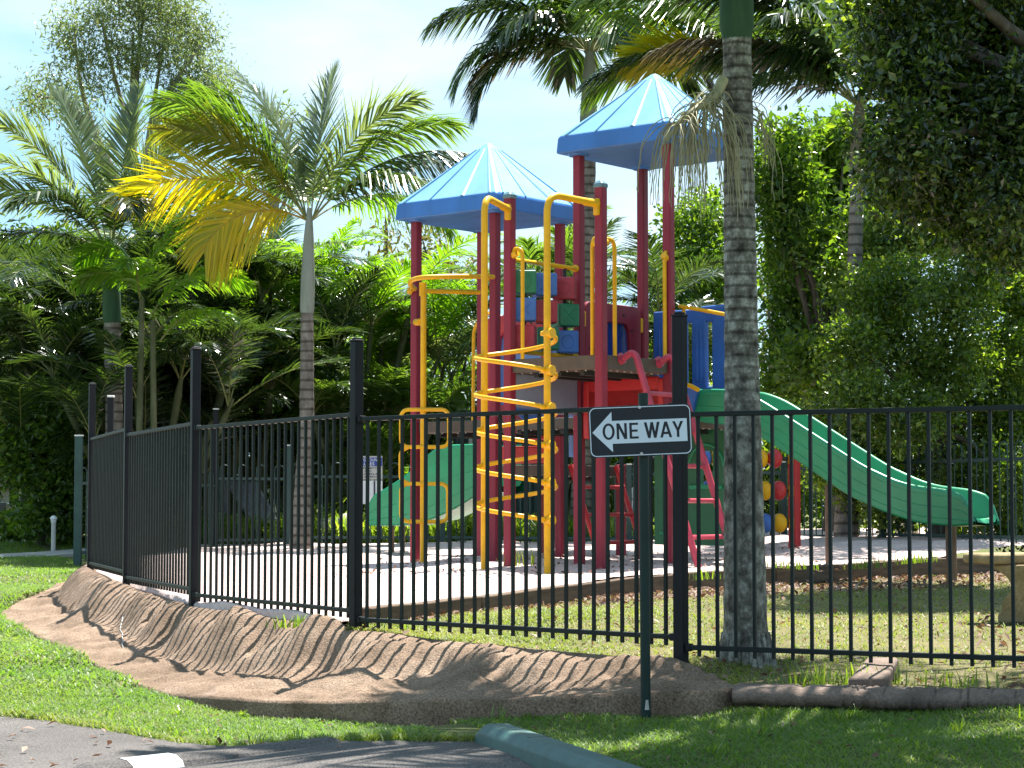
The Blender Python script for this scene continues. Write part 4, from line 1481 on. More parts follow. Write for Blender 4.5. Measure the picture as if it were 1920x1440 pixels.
M['frond_olive'] = mat_leaf('olive_palm_leaflets', [(.10, .13, .022), (.15, .17, .026), (.20, .21, .03), (.24, .22, .03)], .33, .46, (1.8, 1.8, .35))
M['frond_brown'] = mat_leaf('drying_palm_leaflets', [(.06, .06, .03), (.10, .08, .04), (.13, .10, .06), (.045, .06, .02)], .4, .4, (1.6, 1.3, .6))
M['rachis'] = mat_paint('frond_stalk', (.16, .17, .05), .5, .2, 8)
M['rachis_gold'] = mat_paint('yellow_frond_stalk', (.36, .21, .03), .5, .2, 8)
M['leaf_bright'] = mat_leaf('bright_tree_leaves', [(.030, .066, .014), (.048, .100, .020), (.075, .140, .028), (.10, .165, .032), (.15, .215, .04)], .28, .50, (2.3, 2.3, .45))
M['leaf_mid'] = mat_leaf('hedge_leaves', [(.030, .064, .014), (.050, .100, .020), (.078, .135, .028), (.11, .165, .036), (.19, .25, .06)], .28, .48, (2.5, 2.5, .45), .6)
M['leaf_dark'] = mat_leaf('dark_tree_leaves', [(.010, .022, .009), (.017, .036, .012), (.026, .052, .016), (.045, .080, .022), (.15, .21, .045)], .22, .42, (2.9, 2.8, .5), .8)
M['leaf_euc'] = mat_leaf('gum_tree_leaves', [(.11, .155, .068), (.14, .19, .088), (.175, .21, .11), (.21, .215, .13)], .35, .45, (1.6, 1.7, .8))
M['leaf_olive'] = mat_leaf('olive_leaves', [(.075, .095, .03), (.11, .13, .045), (.14, .14, .06), (.17, .12, .055)], .4, .48, (1.7, 1.7, .5))
M['strap'] = mat_leaf('strappy_leaves', [(.07, .13, .02), (.10, .17, .03), (.14, .21, .04), (.18, .23, .06)], .3, .5, YG)
M['bark_palm'] = mat_bark('ringed_palm_bark', (.10, .085, .07), (.19, .165, .14), (.30, .27, .24), 10, (1, 1, .5), 2.6)
M['bark_lichen'] = mat_bark('lichen_palm_bark', (.045, .040, .033), (.165, .155, .135), (.40, .40, .36), 17, (1, 1, .8), 5.2, (0.9, 1.9), .15)
M['shaft_green'] = mat_bark('green_crownshaft', (.02, .05, .028), (.038, .085, .045), (.065, .12, .065), 6, (1, 1, .15))
M['shaft_grey'] = mat_bark('grey_crownshaft', (.17, .185, .15), (.24, .26, .215), (.31, .32, .28), 6, (1, 1, .15))
M['shaft_brown'] = mat_bark('brown_crownshaft', (.10, .08, .055), (.16, .13, .09), (.20, .19, .12), 6, (1, 1, .15))
M['bark'] = mat_bark('grey_brown_bark', (.045, .035, .028), (.10, .082, .066), (.18, .155, .13), 8)
M['bark_pale'] = mat_bark('pale_gum_bark', (.12, .105, .09), (.20, .175, .15), (.29, .26, .23), 3)
M['cane'] = mat_bark('green_cane_stem', (.045, .055, .022), (.085, .095, .045), (.14, .145, .085), 5, (1, 1, .3))
M['strand'] = mat_paint('dry_flower_strand', (.31, .28, .16), .6, .3, 9)

def quads_join(parts):
    V, Q, MI, n = [], [], [], 0
    for v, q, m in parts:
        V.append(v); Q.append(q + n); MI.append(np.full(len(q), m)); n += len(v)
    return np.concatenate(V), np.concatenate(Q), np.concatenate(MI)

def unit(a):
    return a / np.maximum(np.linalg.norm(a, axis=-1, keepdims=True), 1e-9)

def frond(base, az, el, bend, L, lw=.028, ll=.55, n=62, hang=.5, seed=0, start=.16, vee=.25, roll=0.0, curl=1.25, stalk=.012, prof=None, twist=0.0):
    """One feather palm leaf: a bowed stalk with two rows of narrow leaflets. az, el, bend in degrees."""
    r = np.random.default_rng(seed)
    m = 26
    s = np.linspace(0, 1, m)
    e = R(el) - R(bend) * s ** curl
    azs = R(az) + R(roll) * s ** 1.5
    step = L / (m - 1)
    d = np.stack([np.cos(e) * np.cos(azs), np.cos(e) * np.sin(azs), np.sin(e)], -1)
    pts = np.concatenate([[np.zeros(3)], np.cumsum(d[:-1] * step, axis=0)]) + np.asarray(base)
    out = []
    # stalk: four sided
    side = np.stack([-np.sin(azs), np.cos(azs), np.zeros(m)], -1)
    upv = np.cross(side, d) * -1
    upv = unit(np.cross(d, side))
    rad = (stalk * (1 - .85 * s))[:, None]
    ring = np.stack([pts + side * rad, pts + upv * rad, pts - side * rad, pts - upv * rad], 1)
    V = ring.reshape(-1, 3)
    i = np.arange(m - 1)[:, None] * 4
    k = np.arange(4)[None]
    Q = np.stack([i + k, i + (k + 1) % 4, i + 4 + (k + 1) % 4, i + 4 + k], -1).reshape(-1, 4)
    out.append((V, Q, 1))
    # leaflets
    t = np.linspace(start, .985, n)
    t = np.repeat(t, 2) + r.normal(0, .004, 2 * n)
    t = np.clip(t, 0, 1)
    sgn = np.tile([1, -1], n)
    P0 = np.stack([np.interp(t, s, pts[:, a]) for a in range(3)], -1)
    T = unit(np.stack([np.interp(t, s, d[:, a]) for a in range(3)], -1))
    S = unit(np.stack([np.interp(t, s, side[:, a]) for a in range(3)], -1)) * sgn[:, None]
    Un = unit(np.cross(T, S) * sgn[:, None])
    if twist:                           # blade turned about its stalk, more towards the tip
        tw = R(twist) * np.clip(t * 1.6, 0, 1)
        B0 = S * sgn[:, None]
        Br = B0 * np.cos(tw)[:, None] + Un * np.sin(tw)[:, None]
        Un = Un * np.cos(tw)[:, None] - B0 * np.sin(tw)[:, None]
        S = Br * sgn[:, None]
    a = R(68) - R(44) * t + r.normal(0, .07, len(t))
    ln = ll * (np.sin(np.pi * np.clip((t - start) / (1.06 - start), 0, 1) ** .72) * .85 + .22) * r.uniform(.88, 1.1, len(t))
    v = vee + r.normal(0, .10, len(t))
    dirv = unit(T * np.cos(a)[:, None] + S * np.sin(a)[:, None] + Un * v[:, None])
    g_ = np.array([0, 0, -1.0])
    h = np.clip(hang + r.normal(0, .10, len(t)), 0, 2)[:, None]
    mid = P0 + dirv * (ln * .5)[:, None] + g_ * (ln[:, None] * .5 * h * .28)
    tipd = unit(dirv + g_ * h * .95)
    tip = mid + tipd * (ln * .55)[:, None]
    wv = unit(np.cross(dirv, Un + r.normal(0, .25, Un.shape)))
    w = (lw * r.uniform(.8, 1.15, len(t)))[:, None]
    V = np.stack([P0 - wv * w * .35, P0 + wv * w * .35, mid - wv * w * .5, mid + wv * w * .5, tip - wv * w * .07, tip + wv * w * .07], 1).reshape(-1, 3)
    b = np.arange(len(t))[:, None] * 6
    Q = np.concatenate([b + np.array([[0, 1, 3, 2]]), b + np.array([[2, 3, 5, 4]])])
    out.append((V, Q, 0))
    return quads_join(out)

def trunk_mesh(pts, radii, n=16, rings=0):
    mb = MB()
    pts = [Vector(p) for p in pts]
    if rings:
        P_, R_ = [], []
        for k in range(rings * 3 + 1):
            t = k / (rings * 3) * (len(pts) - 1)
            i = min(int(t), len(pts) - 2); f = t - i
            P_.append(pts[i].lerp(pts[i + 1], f))
            rr = radii[i] * (1 - f) + radii[i + 1] * f
            R_.append(rr * (1.0 if k % 3 else 1.035))
        pts, radii = P_, R_
    mb.tube(pts, list(radii), n)
    return mb

def palm(name, label, base, top, r0, r1, shaft_len, shaft_mat, fronds, bark='bark_palm', group='feather palms around the playground', lean=0, rings=40, shaft_r=1.15, mat='frond'):
    root = thing(name, base, label, "palm tree", group)
    base, top = Vector(base), Vector(top)
    ax = (top - base).normalized()
    st = top - ax * shaft_len
    mid = base.lerp(st, .5) + Vector((lean, 0, 0))
    low = base.lerp(st, .06)
    obj("trunk", trunk_mesh([base - ax * .3, base, low, mid, st], [r0 * 1.45, r0 * 1.35, r0 * 1.12, (r0 + r1) / 2, r1], 20, rings), bark, root)
    obj("crownshaft", trunk_mesh([st - ax * .01, st + ax * .06, st + ax * shaft_len * .35, st + ax * shaft_len * .75, top + ax * .1], [r1 * 1.03, r1 * shaft_r, r1 * shaft_r * .98, r1 * .85, r1 * .4], 18), shaft_mat, root)
    for k, fr in enumerate(fronds):
        fr = dict(fr)
        m_ = fr.pop('mat', mat)
        b_ = top + Vector((math.cos(R(fr['az'])) * r1 * .5, math.sin(R(fr['az'])) * r1 * .5, fr.pop('dz', -.05)))
        fr['n'] = int(fr.get('n', 62) * 1.3); fr['lw'] = fr.get('lw', .028) * (1.0 if abs(base.y - 26.0) < .1 else 1.05)
        V, Q, MI = frond(b_, seed=k * 17 + int(abs(base.x) * 100), **fr)
        obj("frond", (V, Q, MI, False), [m_, 'rachis_gold' if m_ == 'frond_gold' else 'rachis'], root)
    return root

def ring_fronds(n, el=(20, 70), bend=(60, 110), L=(2.0, 2.6), seed=1, **kw):
    r = random.Random(seed)
    out = []
    for k in range(n):
        out.append(dict(az=360 * k / n + r.uniform(-14, 14), el=r.uniform(*el), bend=r.uniform(*bend), L=r.uniform(*L), **kw))
    return out

# ---- near palm with the hanging flower strands
nb, ntop = P(1399, 1258, 10.85), P(1378, -190, 10.75)
nshaft = (ntop - P(1381, 72, 10.78)).length
near = palm("palm_tree", "near palm with lichen covered ringed trunk behind the black fence", nb, ntop, .102, .074, nshaft, 'shaft_green',
            [dict(az=a, el=e, bend=b, L=l, ll=.75, n=62, lw=.05, hang=.8) for a, e, b, l in
             ((-20, 45, 95, 2.6), (20, 55, 95, 2.7), (65, 50, 100, 2.6), (110, 52, 95, 2.7), (150, 60, 85, 2.6), (-60, 38, 80, 2.8), (-100, 42, 85, 2.9), (-140, 48, 85, 2.7), (-80, 62, 75, 2.7), (-35, 65, 80, 2.7), (-120, 20, 60, 2.6))],
            bark='bark_lichen', rings=34, shaft_r=1.22)
mb = MB()
for k in range(22):                   # root flare
    th = 2 * math.pi * k / 22
    p = nb + Vector((math.cos(th) * .13, math.sin(th) * .13, -.02))
    mb.tube([p + Vector((0, 0, .22)) - Vector((math.cos(th), math.sin(th), 0)) * .015, p + Vector((0, 0, .08)), p + Vector((math.cos(th) * .05, math.sin(th) * .05, -.08))], [.012, .022, .026], 7)
obj("root_flare", mb, 'bark_lichen', near)
att = P(1356, 150, 10.70)
mb = MB()
main = [att, P(1342, 178, 10.62), P(1318, 195, 10.55), P(1285, 218, 10.48), P(1250, 262, 10.44)]
mb.tube(fillet(main, .06), [.030 - .020 * i / 19 for i in range(20)], 8)
rs = random.Random(4)
def strand(p, out, L, r=.0032):
    pts_ = []
    v = Vector(out) * .5 + Vector((0, 0, .25))
    q = Vector(p)
    n_ = 12
    for k in range(n_ + 1):
        pts_.append(q.copy())
        v = v.lerp(Vector((rs.uniform(-.12, .12), rs.uniform(-.12, .12), -1)), .28).normalized()
        q = q + v * (L / n_) + Vector((rs.uniform(-.006, .006), rs.uniform(-.006, .006), 0))
    mb.tube(pts_, [r * (1 - .45 * k / n_) for k in range(n_ + 1)], 5)
fm = fillet(main, .06)
for k in range(105):
    t = rs.uniform(.12, 1)
    q = fm[int(t * (len(fm) - 1))]
    px = (1 - t)
    strand(q, (rs.uniform(-1.0, .45), rs.uniform(-.8, .8), rs.uniform(-.1, .5)), rs.uniform(.30, .60))
for k in range(36):
    q = P(rs.uniform(1318, 1352), rs.uniform(185, 235), 10.62)
    strand(q, (rs.uniform(-.5, .5), rs.uniform(-.8, .4), .1), rs.uniform(.36, .64))
obj("flower_strand", mb, 'strand', near)
mb = MB()
for k in range(16):
    q = P(rs.uniform(1404, 1412), rs.uniform(186, 235), 10.80)
    strand(q, (rs.uniform(.2, 1), rs.uniform(-.3, .5), .1), rs.uniform(.2, .55), .003)
for k in range(3):
    strand(P(1362 + 6 * k, 218, 10.66), (.8, -.6, .3), .30, .003)
obj("flower_strand", mb, 'strand', near)

# ---- slim palm left of the play structure
Z2 = 26.0
F2 = [dict(az=60, el=84, bend=16, L=1.95, ll=.72, hang=.15, vee=.1, mat='frond_grey', lw=.030, n=80, twist=-35),
      dict(az=180, el=40, bend=72, L=2.5, ll=.70, hang=.35, mat='frond_gold', lw=.026, n=64, curl=1.05, vee=.0, twist=62),
      dict(az=186, el=60, bend=70, L=2.3, ll=.62, hang=.4, mat='frond_olive', lw=.028, n=70, vee=.05, twist=50),
      dict(az=174, el=24, bend=96, L=1.55, ll=.80, hang=.85, mat='frond_gold', lw=.028, n=70, vee=.0, twist=75),
      dict(az=192, el=64, bend=62, L=2.5, ll=.72, hang=.5, mat='frond', vee=.1, lw=.028, n=74, twist=30),
      dict(az=168, el=72, bend=56, L=2.4, ll=.7, hang=.5, mat='frond', vee=.1, lw=.028, n=74, twist=30),
      dict(az=160, el=80, bend=40, L=2.2, ll=.7, hang=.5, mat='frond_grey', vee=.15, lw=.028, n=70),
      dict(az=-4, el=50, bend=84, L=2.75, ll=.76, hang=1.25, mat='frond_dark', n=86, vee=.0, lw=.030, twist=20),
      dict(az=12, el=64, bend=70, L=2.4, ll=.7, hang=.7, mat='frond', vee=.1, lw=.028, n=74, twist=-30),
      dict(az=-10, el=72, bend=56, L=2.1, ll=.7, hang=.6, mat='frond_grey', vee=.15, lw=.028, n=70, twist=-30),
      dict(az=-30, el=44, bend=95, L=2.2, ll=.7, hang=1.0, mat='frond', vee=.1, lw=.028, n=70),
      dict(az=30, el=36, bend=84, L=2.2, ll=.7, hang=1.0, mat='frond_lime', vee=.1, lw=.028, n=70),
      dict(az=100, el=55, bend=85, L=2.0, ll=.7, hang=.9, mat='frond', lw=.028),
      dict(az=140, el=50, bend=85, L=2.3, ll=.7, hang=.9, mat='frond', lw=.028)]
palm("palm_tree", "slim palm with yellowing fronds, standing alone left of the climbing frame", P(566, 985, Z2), P(580, 405, Z2), .105, .078, 1.22, 'shaft_grey', F2, lean=.03)

# ---- stout palm among the left thicket
Z3 = 27.0
F3 = [dict(az=172, el=66, bend=44, L=2.5, ll=.62, hang=.3, mat='frond_grey', lw=.03, vee=.2, n=74, twist=35), dict(az=150, el=78, bend=26, L=2.4, ll=.55, hang=.2, mat='frond_grey', lw=.03, vee=.3, n=74),
      dict(az=60, el=84, bend=16, L=2.3, ll=.5, hang=.1, mat='frond_grey', lw=.03, vee=.3, n=74), dict(az=10, el=74, bend=36, L=2.2, ll=.55, hang=.2, mat='frond_grey', lw=.03, vee=.2, n=74, twist=-35),
      dict(az=186, el=48, bend=80, L=2.6, ll=.62, hang=.6, mat='frond_grey', lw=.03, n=74, twist=30), dict(az=-15, el=48, bend=85, L=2.3, ll=.62, hang=.7, lw=.03, n=70), dict(az=-70, el=50, bend=95, L=1.9, ll=.6, hang=.7, mat='frond_dark', lw=.03),
      dict(az=-120, el=52, bend=95, L=2.0, ll=.6, hang=.7, mat='frond_dark', lw=.03), dict(az=215, el=58, bend=75, L=2.4, ll=.6, hang=.5, mat='frond_grey', lw=.03), dict(az=100, el=60, bend=70, L=2.2, ll=.6, hang=.5, lw=.03), dict(az=178, el=26, bend=80, L=2.2, ll=.6, hang=.8, mat='frond_dark', lw=.03)]
palm("palm_tree", "stout palm with a pale ringed trunk behind the far fence posts", P(219, 1000, Z3), P(207, 462, Z3), .125, .105, 1.0, 'shaft_green', F3, rings=30)

# ---- tall palm behind the structure
Z4 = 29.5
F4 = [dict(az=183, el=48, bend=92, L=2.5, ll=.85, hang=1.25, lw=.045, mat='frond_dark', n=72), dict(az=195, el=12, bend=98, L=2.1, ll=.75, hang=1.0, lw=.04, mat='frond_dark', n=70),
      dict(az=170, el=30, bend=105, L=1.9, ll=.8, hang=1.2, lw=.04, mat='frond_brown'), dict(az=150, el=70, bend=60, L=2.3, ll=.8, hang=1.0, mat='frond_dark', lw=.04), dict(az=-20, el=40, bend=95, L=2.2, ll=.8, hang=1.1, mat='frond_dark', lw=.04),
      dict(az=5, el=62, bend=80, L=2.3, ll=.75, hang=.9, mat='frond', lw=.04), dict(az=-60, el=55, bend=90, L=2.2, ll=.75, hang=1.0, mat='frond_dark', lw=.04), dict(az=-110, el=58, bend=95, L=2.1, ll=.8, hang=1.0, mat='frond_dark', lw=.04),
      dict(az=60, el=50, bend=90, L=2.2, ll=.75, hang=1.0, mat='frond', lw=.04), dict(az=110, el=60, bend=80, L=2.2, ll=.75, hang=.9, mat='frond', lw=.04), dict(az=25, el=20, bend=80, L=1.8, ll=.75, hang=.9, mat='frond_dark', lw=.04),
      dict(az=225, el=40, bend=100, L=2.0, ll=.8, hang=1.1, mat='frond_dark', lw=.04), dict(az=188, el=30, bend=112, L=2.3, ll=.8, hang=1.2, mat='frond', lw=.04), dict(az=200, el=62, bend=88, L=2.5, ll=.85, hang=1.2, mat='frond', lw=.045),
      dict(az=-8, el=25, bend=105, L=2.0, ll=.8, hang=1.1, mat='frond_brown', lw=.04), dict(az=8, el=52, bend=100, L=2.4, ll=.8, hang=1.1, mat='frond', lw=.04), dict(az=-80, el=35, bend=100, L=1.9, ll=.8, hang=1.1, mat='frond', lw=.04), dict(az=100, el=40, bend=95, L=2.0, ll=.8, hang=1.1, mat='frond_dark', lw=.04)]
palm("palm_tree", "tall palm with drooping dark fronds rising between the two blue roofs", P(1090, 1000, Z4), P(1106, 90, Z4), .14, .112, 1.55, 'shaft_grey', F4, rings=44)

# ---- palm behind the near palm on the right
Z5 = 23.5
F5 = [dict(az=178, el=44, bend=66, L=2.5, ll=.75, hang=1.0, lw=.04, mat='frond_brown', n=70), dict(az=170, el=68, bend=82, L=2.6, ll=.75, hang=1.1, lw=.04, mat='frond_dark', n=70),
      dict(az=186, el=80, bend=85, L=2.6, ll=.7, hang=.9, mat='frond_dark', lw=.04), dict(az=0, el=62, bend=130, L=1.7, ll=.7, hang=1.0, mat='frond_gold', lw=.035), dict(az=-30, el=65, bend=110, L=1.8, ll=.7, hang=1.0, mat='frond', lw=.035),
      dict(az=182, el=48, bend=70, L=1.9, ll=.75, hang=1.2, mat='frond_dark', lw=.04), dict(az=174, el=60, bend=95, L=1.8, ll=.75, hang=1.2, mat='frond', lw=.04), dict(az=-6, el=50, bend=100, L=1.3, ll=.65, hang=1.1, mat='frond_lime', lw=.035), dict(az=160, el=56, bend=90, L=2.2, ll=.75, hang=1.1, mat='frond_dark', lw=.04), dict(az=200, el=30, bend=80, L=2.0, ll=.75, hang=1.0, mat='frond_dark', lw=.04), dict(az=150, el=80, bend=60, L=2.6, ll=.7, hang=.8, mat='frond', lw=.04), dict(az=190, el=62, bend=60, L=2.8, ll=.75, hang=1.1, mat='frond_dark', lw=.045),
      dict(az=60, el=60, bend=90, L=2.0, ll=.7, hang=.9, mat='frond_dark'), dict(az=110, el=66, bend=85, L=2.1, ll=.7, hang=.9, mat='frond_dark'), dict(az=-80, el=62, bend=85, L=2.0, ll=.7, hang=.9, mat='frond_dark'), dict(az=-130, el=60, bend=90, L=2.1, ll=.7, hang=.9, mat='frond_dark')]
palm("palm_tree", "palm with arching brown stalked fronds half hidden by the dark leafy tree", P(1588, 960, Z5), P(1612, 190, Z5), .10, .078, .75, 'shaft_brown', F5, rings=40)
Z6 = 25.0
F6 = [dict(az=182, el=26, bend=50, L=1.45, ll=.60, hang=.5, lw=.034, mat='frond_gold', n=56, twist=50), dict(az=176, el=62, bend=70, L=2.5, ll=.7, hang=.9, lw=.04, mat='frond', n=70), dict(az=188, el=20, bend=60, L=2.0, ll=.7, hang=.8, mat='frond_dark', lw=.04), dict(az=184, el=54, bend=70, L=2.3, ll=.8, hang=1.1, mat='frond', lw=.04), dict(az=172, el=28, bend=80, L=2.0, ll=.8, hang=1.1, mat='frond', lw=.04), dict(az=4, el=36, bend=75, L=2.2, ll=.8, hang=1.1, mat='frond_brown', lw=.04), dict(az=-6, el=64, bend=80, L=2.3, ll=.8, hang=1.1, mat='frond_dark', lw=.04),
      dict(az=0, el=50, bend=80, L=2.2, ll=.7, hang=.9, mat='frond', lw=.04), dict(az=60, el=60, bend=80, L=2.2, ll=.7, hang=.9, mat='frond', lw=.04), dict(az=-90, el=60, bend=85, L=2.0, ll=.7, hang=.9, mat='frond', lw=.04), dict(az=120, el=65, bend=80, L=2.2, ll=.7, hang=.9, mat='frond', lw=.04), dict(az=150, el=75, bend=60, L=2.4, ll=.7, hang=.8, mat='frond', lw=.04)]
palm("palm_tree", "palm hidden behind the near trunk, its golden frond reaching over the higher blue roof", P(1392, 960, Z6), P(1398, 130, Z6), .10, .075, .8, 'shaft_grey', F6, rings=40)

# ---- clumping cane palms
def clump(label, px, Z, py_base, stems, spread, hgt, nf, fl, mat, seed, ll=.42, lean=.75, group="clumps of cane palms behind the playground", n=58, hang=.45, extra=None, name="cane_palm"):
    r = random.Random(seed)
    base = P(px, py_base, Z)
    root = thing(name, base, label, "cane palm", group)
    parts = []
    k2 = 0
    for k in range(stems):
        th = 2 * math.pi * k / stems + r.uniform(-.4, .4)
        rad = spread * r.uniform(.2, 1)
        h = hgt * (r.uniform(.28, .6) if k % 3 == 2 else r.uniform(.6, 1.0))
        b = base + Vector((math.cos(th) * rad * .5, math.sin(th) * rad * .35, -.2))
        t = b + Vector((math.cos(th) * rad * lean * 1.6, math.sin(th) * rad * lean, h))
        m_ = b.lerp(t, .55) + Vector((math.cos(th) * -.06, 0, 0))
        mb = MB()
        rr = r.uniform(.032, .048)
        mb.tube([b, b.lerp(m_, .5), m_, t], [rr * 1.1, rr, rr * .95, rr * 1.15], 9)
        mb.tube([t, t + (t - m_).normalized() * .35], [rr * 1.2, rr * .4], 9)
        obj("stem", mb, 'cane', root)
        for q in range(nf):
            az = 360 * q / nf + r.uniform(-25, 25)
            parts.append(frond(np.array(t + (t - m_).normalized() * .2), az, r.uniform(38, 80), r.uniform(45, 100), fl * r.uniform(.85, 1.25), lw=.027, ll=ll * 1.15 * r.uniform(.85, 1.1), n=n, hang=hang * r.uniform(.6, 1.8), seed=seed * 1000 + k2, start=.18, vee=.3, roll=r.uniform(-20, 20)))
            k2 += 1
    V, Q, MI = quads_join(parts)
    obj("foliage", (V, Q, MI, False), [mat, 'rachis'], root)
    return root
CL = [
    ("dark cane palm clump behind the garden shrub and bollard light", 130, 32.0, 1005, 5, .8, 2.7, 6, 1.7, 'frond_dark', 1),
    ("cane palm clump with arching dark stems left of the stout palm", 168, 29.5, 1005, 7, .9, 2.6, 6, 1.7, 'frond_dark', 2),
    ("low dark cane palm clump just right of the stout palm trunk", 285, 28.0, 1005, 8, .9, 2.3, 6, 1.55, 'frond_dark', 3),
    ("dark cane palm clump midway between the stout palm and the slim palm", 375, 29.5, 1000, 7, .8, 2.6, 6, 1.6, 'frond_dark', 4),
    ("cane palm clump just left of the slim palm trunk", 480, 30.5, 1000, 7, .8, 2.9, 6, 1.6, 'frond_dark', 5),
    ("tall light green cane palm clump right of the slim palm trunk", 655, 32.0, 1000, 8, .9, 3.4, 6, 1.8, 'frond_lime', 6),
    ("sunlit cane palm clump behind the yellow loop climber", 775, 33.0, 1000, 7, .8, 3.0, 6, 1.7, 'frond_grey', 7),
    ("low yellow green cane palm clump behind the left tower", 870, 34.0, 1000, 6, .7, 1.9, 6, 1.5, 'frond_lime', 8),
    ("dark cane palm clump behind the game blocks", 1175, 31.0, 1000, 7, .8, 3.7, 6, 1.6, 'frond_dark', 9),
    ("pale cane palm clump showing between the two roofs", 1035, 33.0, 1000, 6, .6, 4.2, 6, 1.6, 'frond', 10),
    ("cane palm clump low in the thicket behind the rules board", 690, 30.5, 1000, 6, .8, 1.7, 6, 1.3, 'frond', 11),
    ("tall cane palm clump with glossy fronds at the cream house end of the thicket", 95, 33.5, 1005, 7, .9, 3.7, 7, 1.8, 'frond_dark', 12),
    ("tall dark cane palm clump left of the stout palm crown", 130, 30.5, 1005, 7, .9, 4.0, 7, 1.8, 'frond_dark', 13),
    ("tall dark cane palm clump behind the gold fronds of the slim palm", 345, 31.0, 1005, 7, .9, 4.1, 7, 1.8, 'frond_dark', 14),
    ("tall cane palm clump behind the slim palm crownshaft", 440, 32.5, 1005, 7, .9, 4.0, 7, 1.8, 'frond', 15),
    ("cane palm clump at the picture edge before the dark shrubbery", -35, 39.0, 1005, 6, .9, 4.6, 7, 1.8, 'frond_dark', 16),
    ("dark cane palm clump straight behind the stout palm trunk", 235, 31.5, 1005, 7, .9, 3.5, 7, 1.8, 'frond_dark', 17),
    ("sunlit cane palm clump behind the slim palm trunk", 560, 33.0, 1000, 7, .8, 3.0, 7, 1.7, 'frond_lime', 18),
]
for c in CL:
    clump(*c)
# individual bright fronds over the dark thicket
root = thing("cane_palm", P(272, 1000, 26.6), "young cane palm with glowing lime fronds before the thicket", "cane palm", "clumps of cane palms behind the playground")
parts = []
for k, (x, y, az, el, bend, L, tw_) in enumerate(((264, 545, 158, 84, 150, 1.35, 40), (272, 545, 22, 86, 112, 1.55, -45), (268, 560, 178, 60, 110, 1.0, 30), (285, 590, 8, 62, 105, 1.5, -40), (300, 640, -20, 52, 90, 1.2, 0), (262, 560, -90, 60, 100, 1.2, 0))):
    parts.append(frond(np.array(P(x, y, 26.6)), az, el, bend, L, lw=.034, ll=.42, n=56, hang=.6, seed=900 + k, start=.1, twist=tw_, vee=.1))
V, Q, MI = quads_join(parts)
obj("foliage", (V, Q, MI, False), ['frond_lime', 'rachis'], root)
for k, (x0, y0, x1, y1) in enumerate(((258, 1000, 266, 560), (290, 1000, 286, 600))):
    mb = MB(); mb.tube([P(x0, y0, 26.65), P(x1, y1, 26.6)], [.05, .035], 9)
    obj("stem", mb, 'cane', root)

# ---- broadleaf trees
def leaf_cloud(blobs, size, seed, aspect=.5, down=.35, shell=.6, per=20, spread=1.9):
    """Leaves in small sprays scattered through ellipsoids: (centre, (rx,ry,rz), count)."""
    r = np.random.default_rng(seed)
    Vs = []
    for c, rad, n in blobs:
        m = max(3, n // per)
        d = unit(r.normal(size=(m, 3)))
        rr = (shell + (1 - shell) * r.random(m)) ** .8
        rr = np.where(r.random(m) < .25, r.random(m) ** .5, rr)
        lump = 1 + .26 * np.sin(d[:, 0] * 7 + c[0] * 5) * np.sin(d[:, 2] * 6 + c[2] * 3) + .14 * np.sin(d[:, 1] * 13 + d[:, 0] * 9)
        lump = lump * np.where(r.random(m) < .16, r.uniform(1.05, 1.38, m), 1.0)
        pc = np.asarray(c) + d * np.asarray(rad) * (rr * lump)[:, None]
        axc = unit(d * .8 + r.normal(size=(m, 3)) * .7 + np.array([0, 0, -down]))
        nc = unit(r.normal(size=(m, 3)) * .55 + np.array([0, 0, .8]) + d * .3)
        k = np.repeat(np.arange(m), per)
        n = len(k)
        sc = size * r.uniform(.5, 1.4, n) * np.repeat(r.uniform(.75, 1.25, m), per)
        p = pc[k] + r.normal(size=(n, 3)) * size * spread * .6 + axc[k] * (r.uniform(-1, 1, n) * size * spread)[:, None]
        ax = unit(axc[k] * .7 + r.normal(size=(n, 3)) * .75)
        nn = unit(nc[k] + r.normal(size=(n, 3)) * .5)
        w = unit(np.cross(ax, nn))
        nn = np.cross(w, ax)
        s = sc[:, None]
        fold = s * .10
        V = np.stack([p, p + ax * s * .5 + w * s * aspect * .5 + nn * fold, p + ax * s, p + ax * s * .5 - w * s * aspect * .5 + nn * fold], 1)
        Vs.append(V.reshape(-1, 3))
    V = np.concatenate(Vs)
    Q = np.arange(len(V)).reshape(-1, 4)
    return V, Q, None, False

def limbs(base, tips, r0, seed, mid_drop=.25):
    mb = MB()
    r = random.Random(seed)
    base = Vector(base)
    for t, rr in tips:
        t = Vector(t)
        p = []
        for k in range(7):
            f = k / 6
            q = base.lerp(t, f) + Vector((r.uniform(-1, 1), r.uniform(-1, 1), 0)) * .05 * (t - base).length * math.sin(f * math.pi) * .6
            q.z += mid_drop * math.sin(f * math.pi) * .2 * (t - base).length
            p.append(q)
        mb.tube(p, [rr * (1 - .8 * k / 6) for k in range(7)], 8)
    return mb

def blobs_from_px(lst, Z, jitter, seed, dens):
    """(px, py, rx_px, ry_px[, depth offset]) -> world ellipsoids with leaf counts."""
    r = random.Random(seed)
    out = []
    for b in lst:
        x, y, rx, ry = b[:4]
        z = Z + (b[4] if len(b) > 4 else r.uniform(-jitter, jitter))
        c = P(x, y, z)
        k = z / FPX
        a, b_ = rx * k, ry * k
        out.append((tuple(c), (a, max(.35, (a + b_) * .5), b_), int(dens * (a * b_ + .05))))
    return out

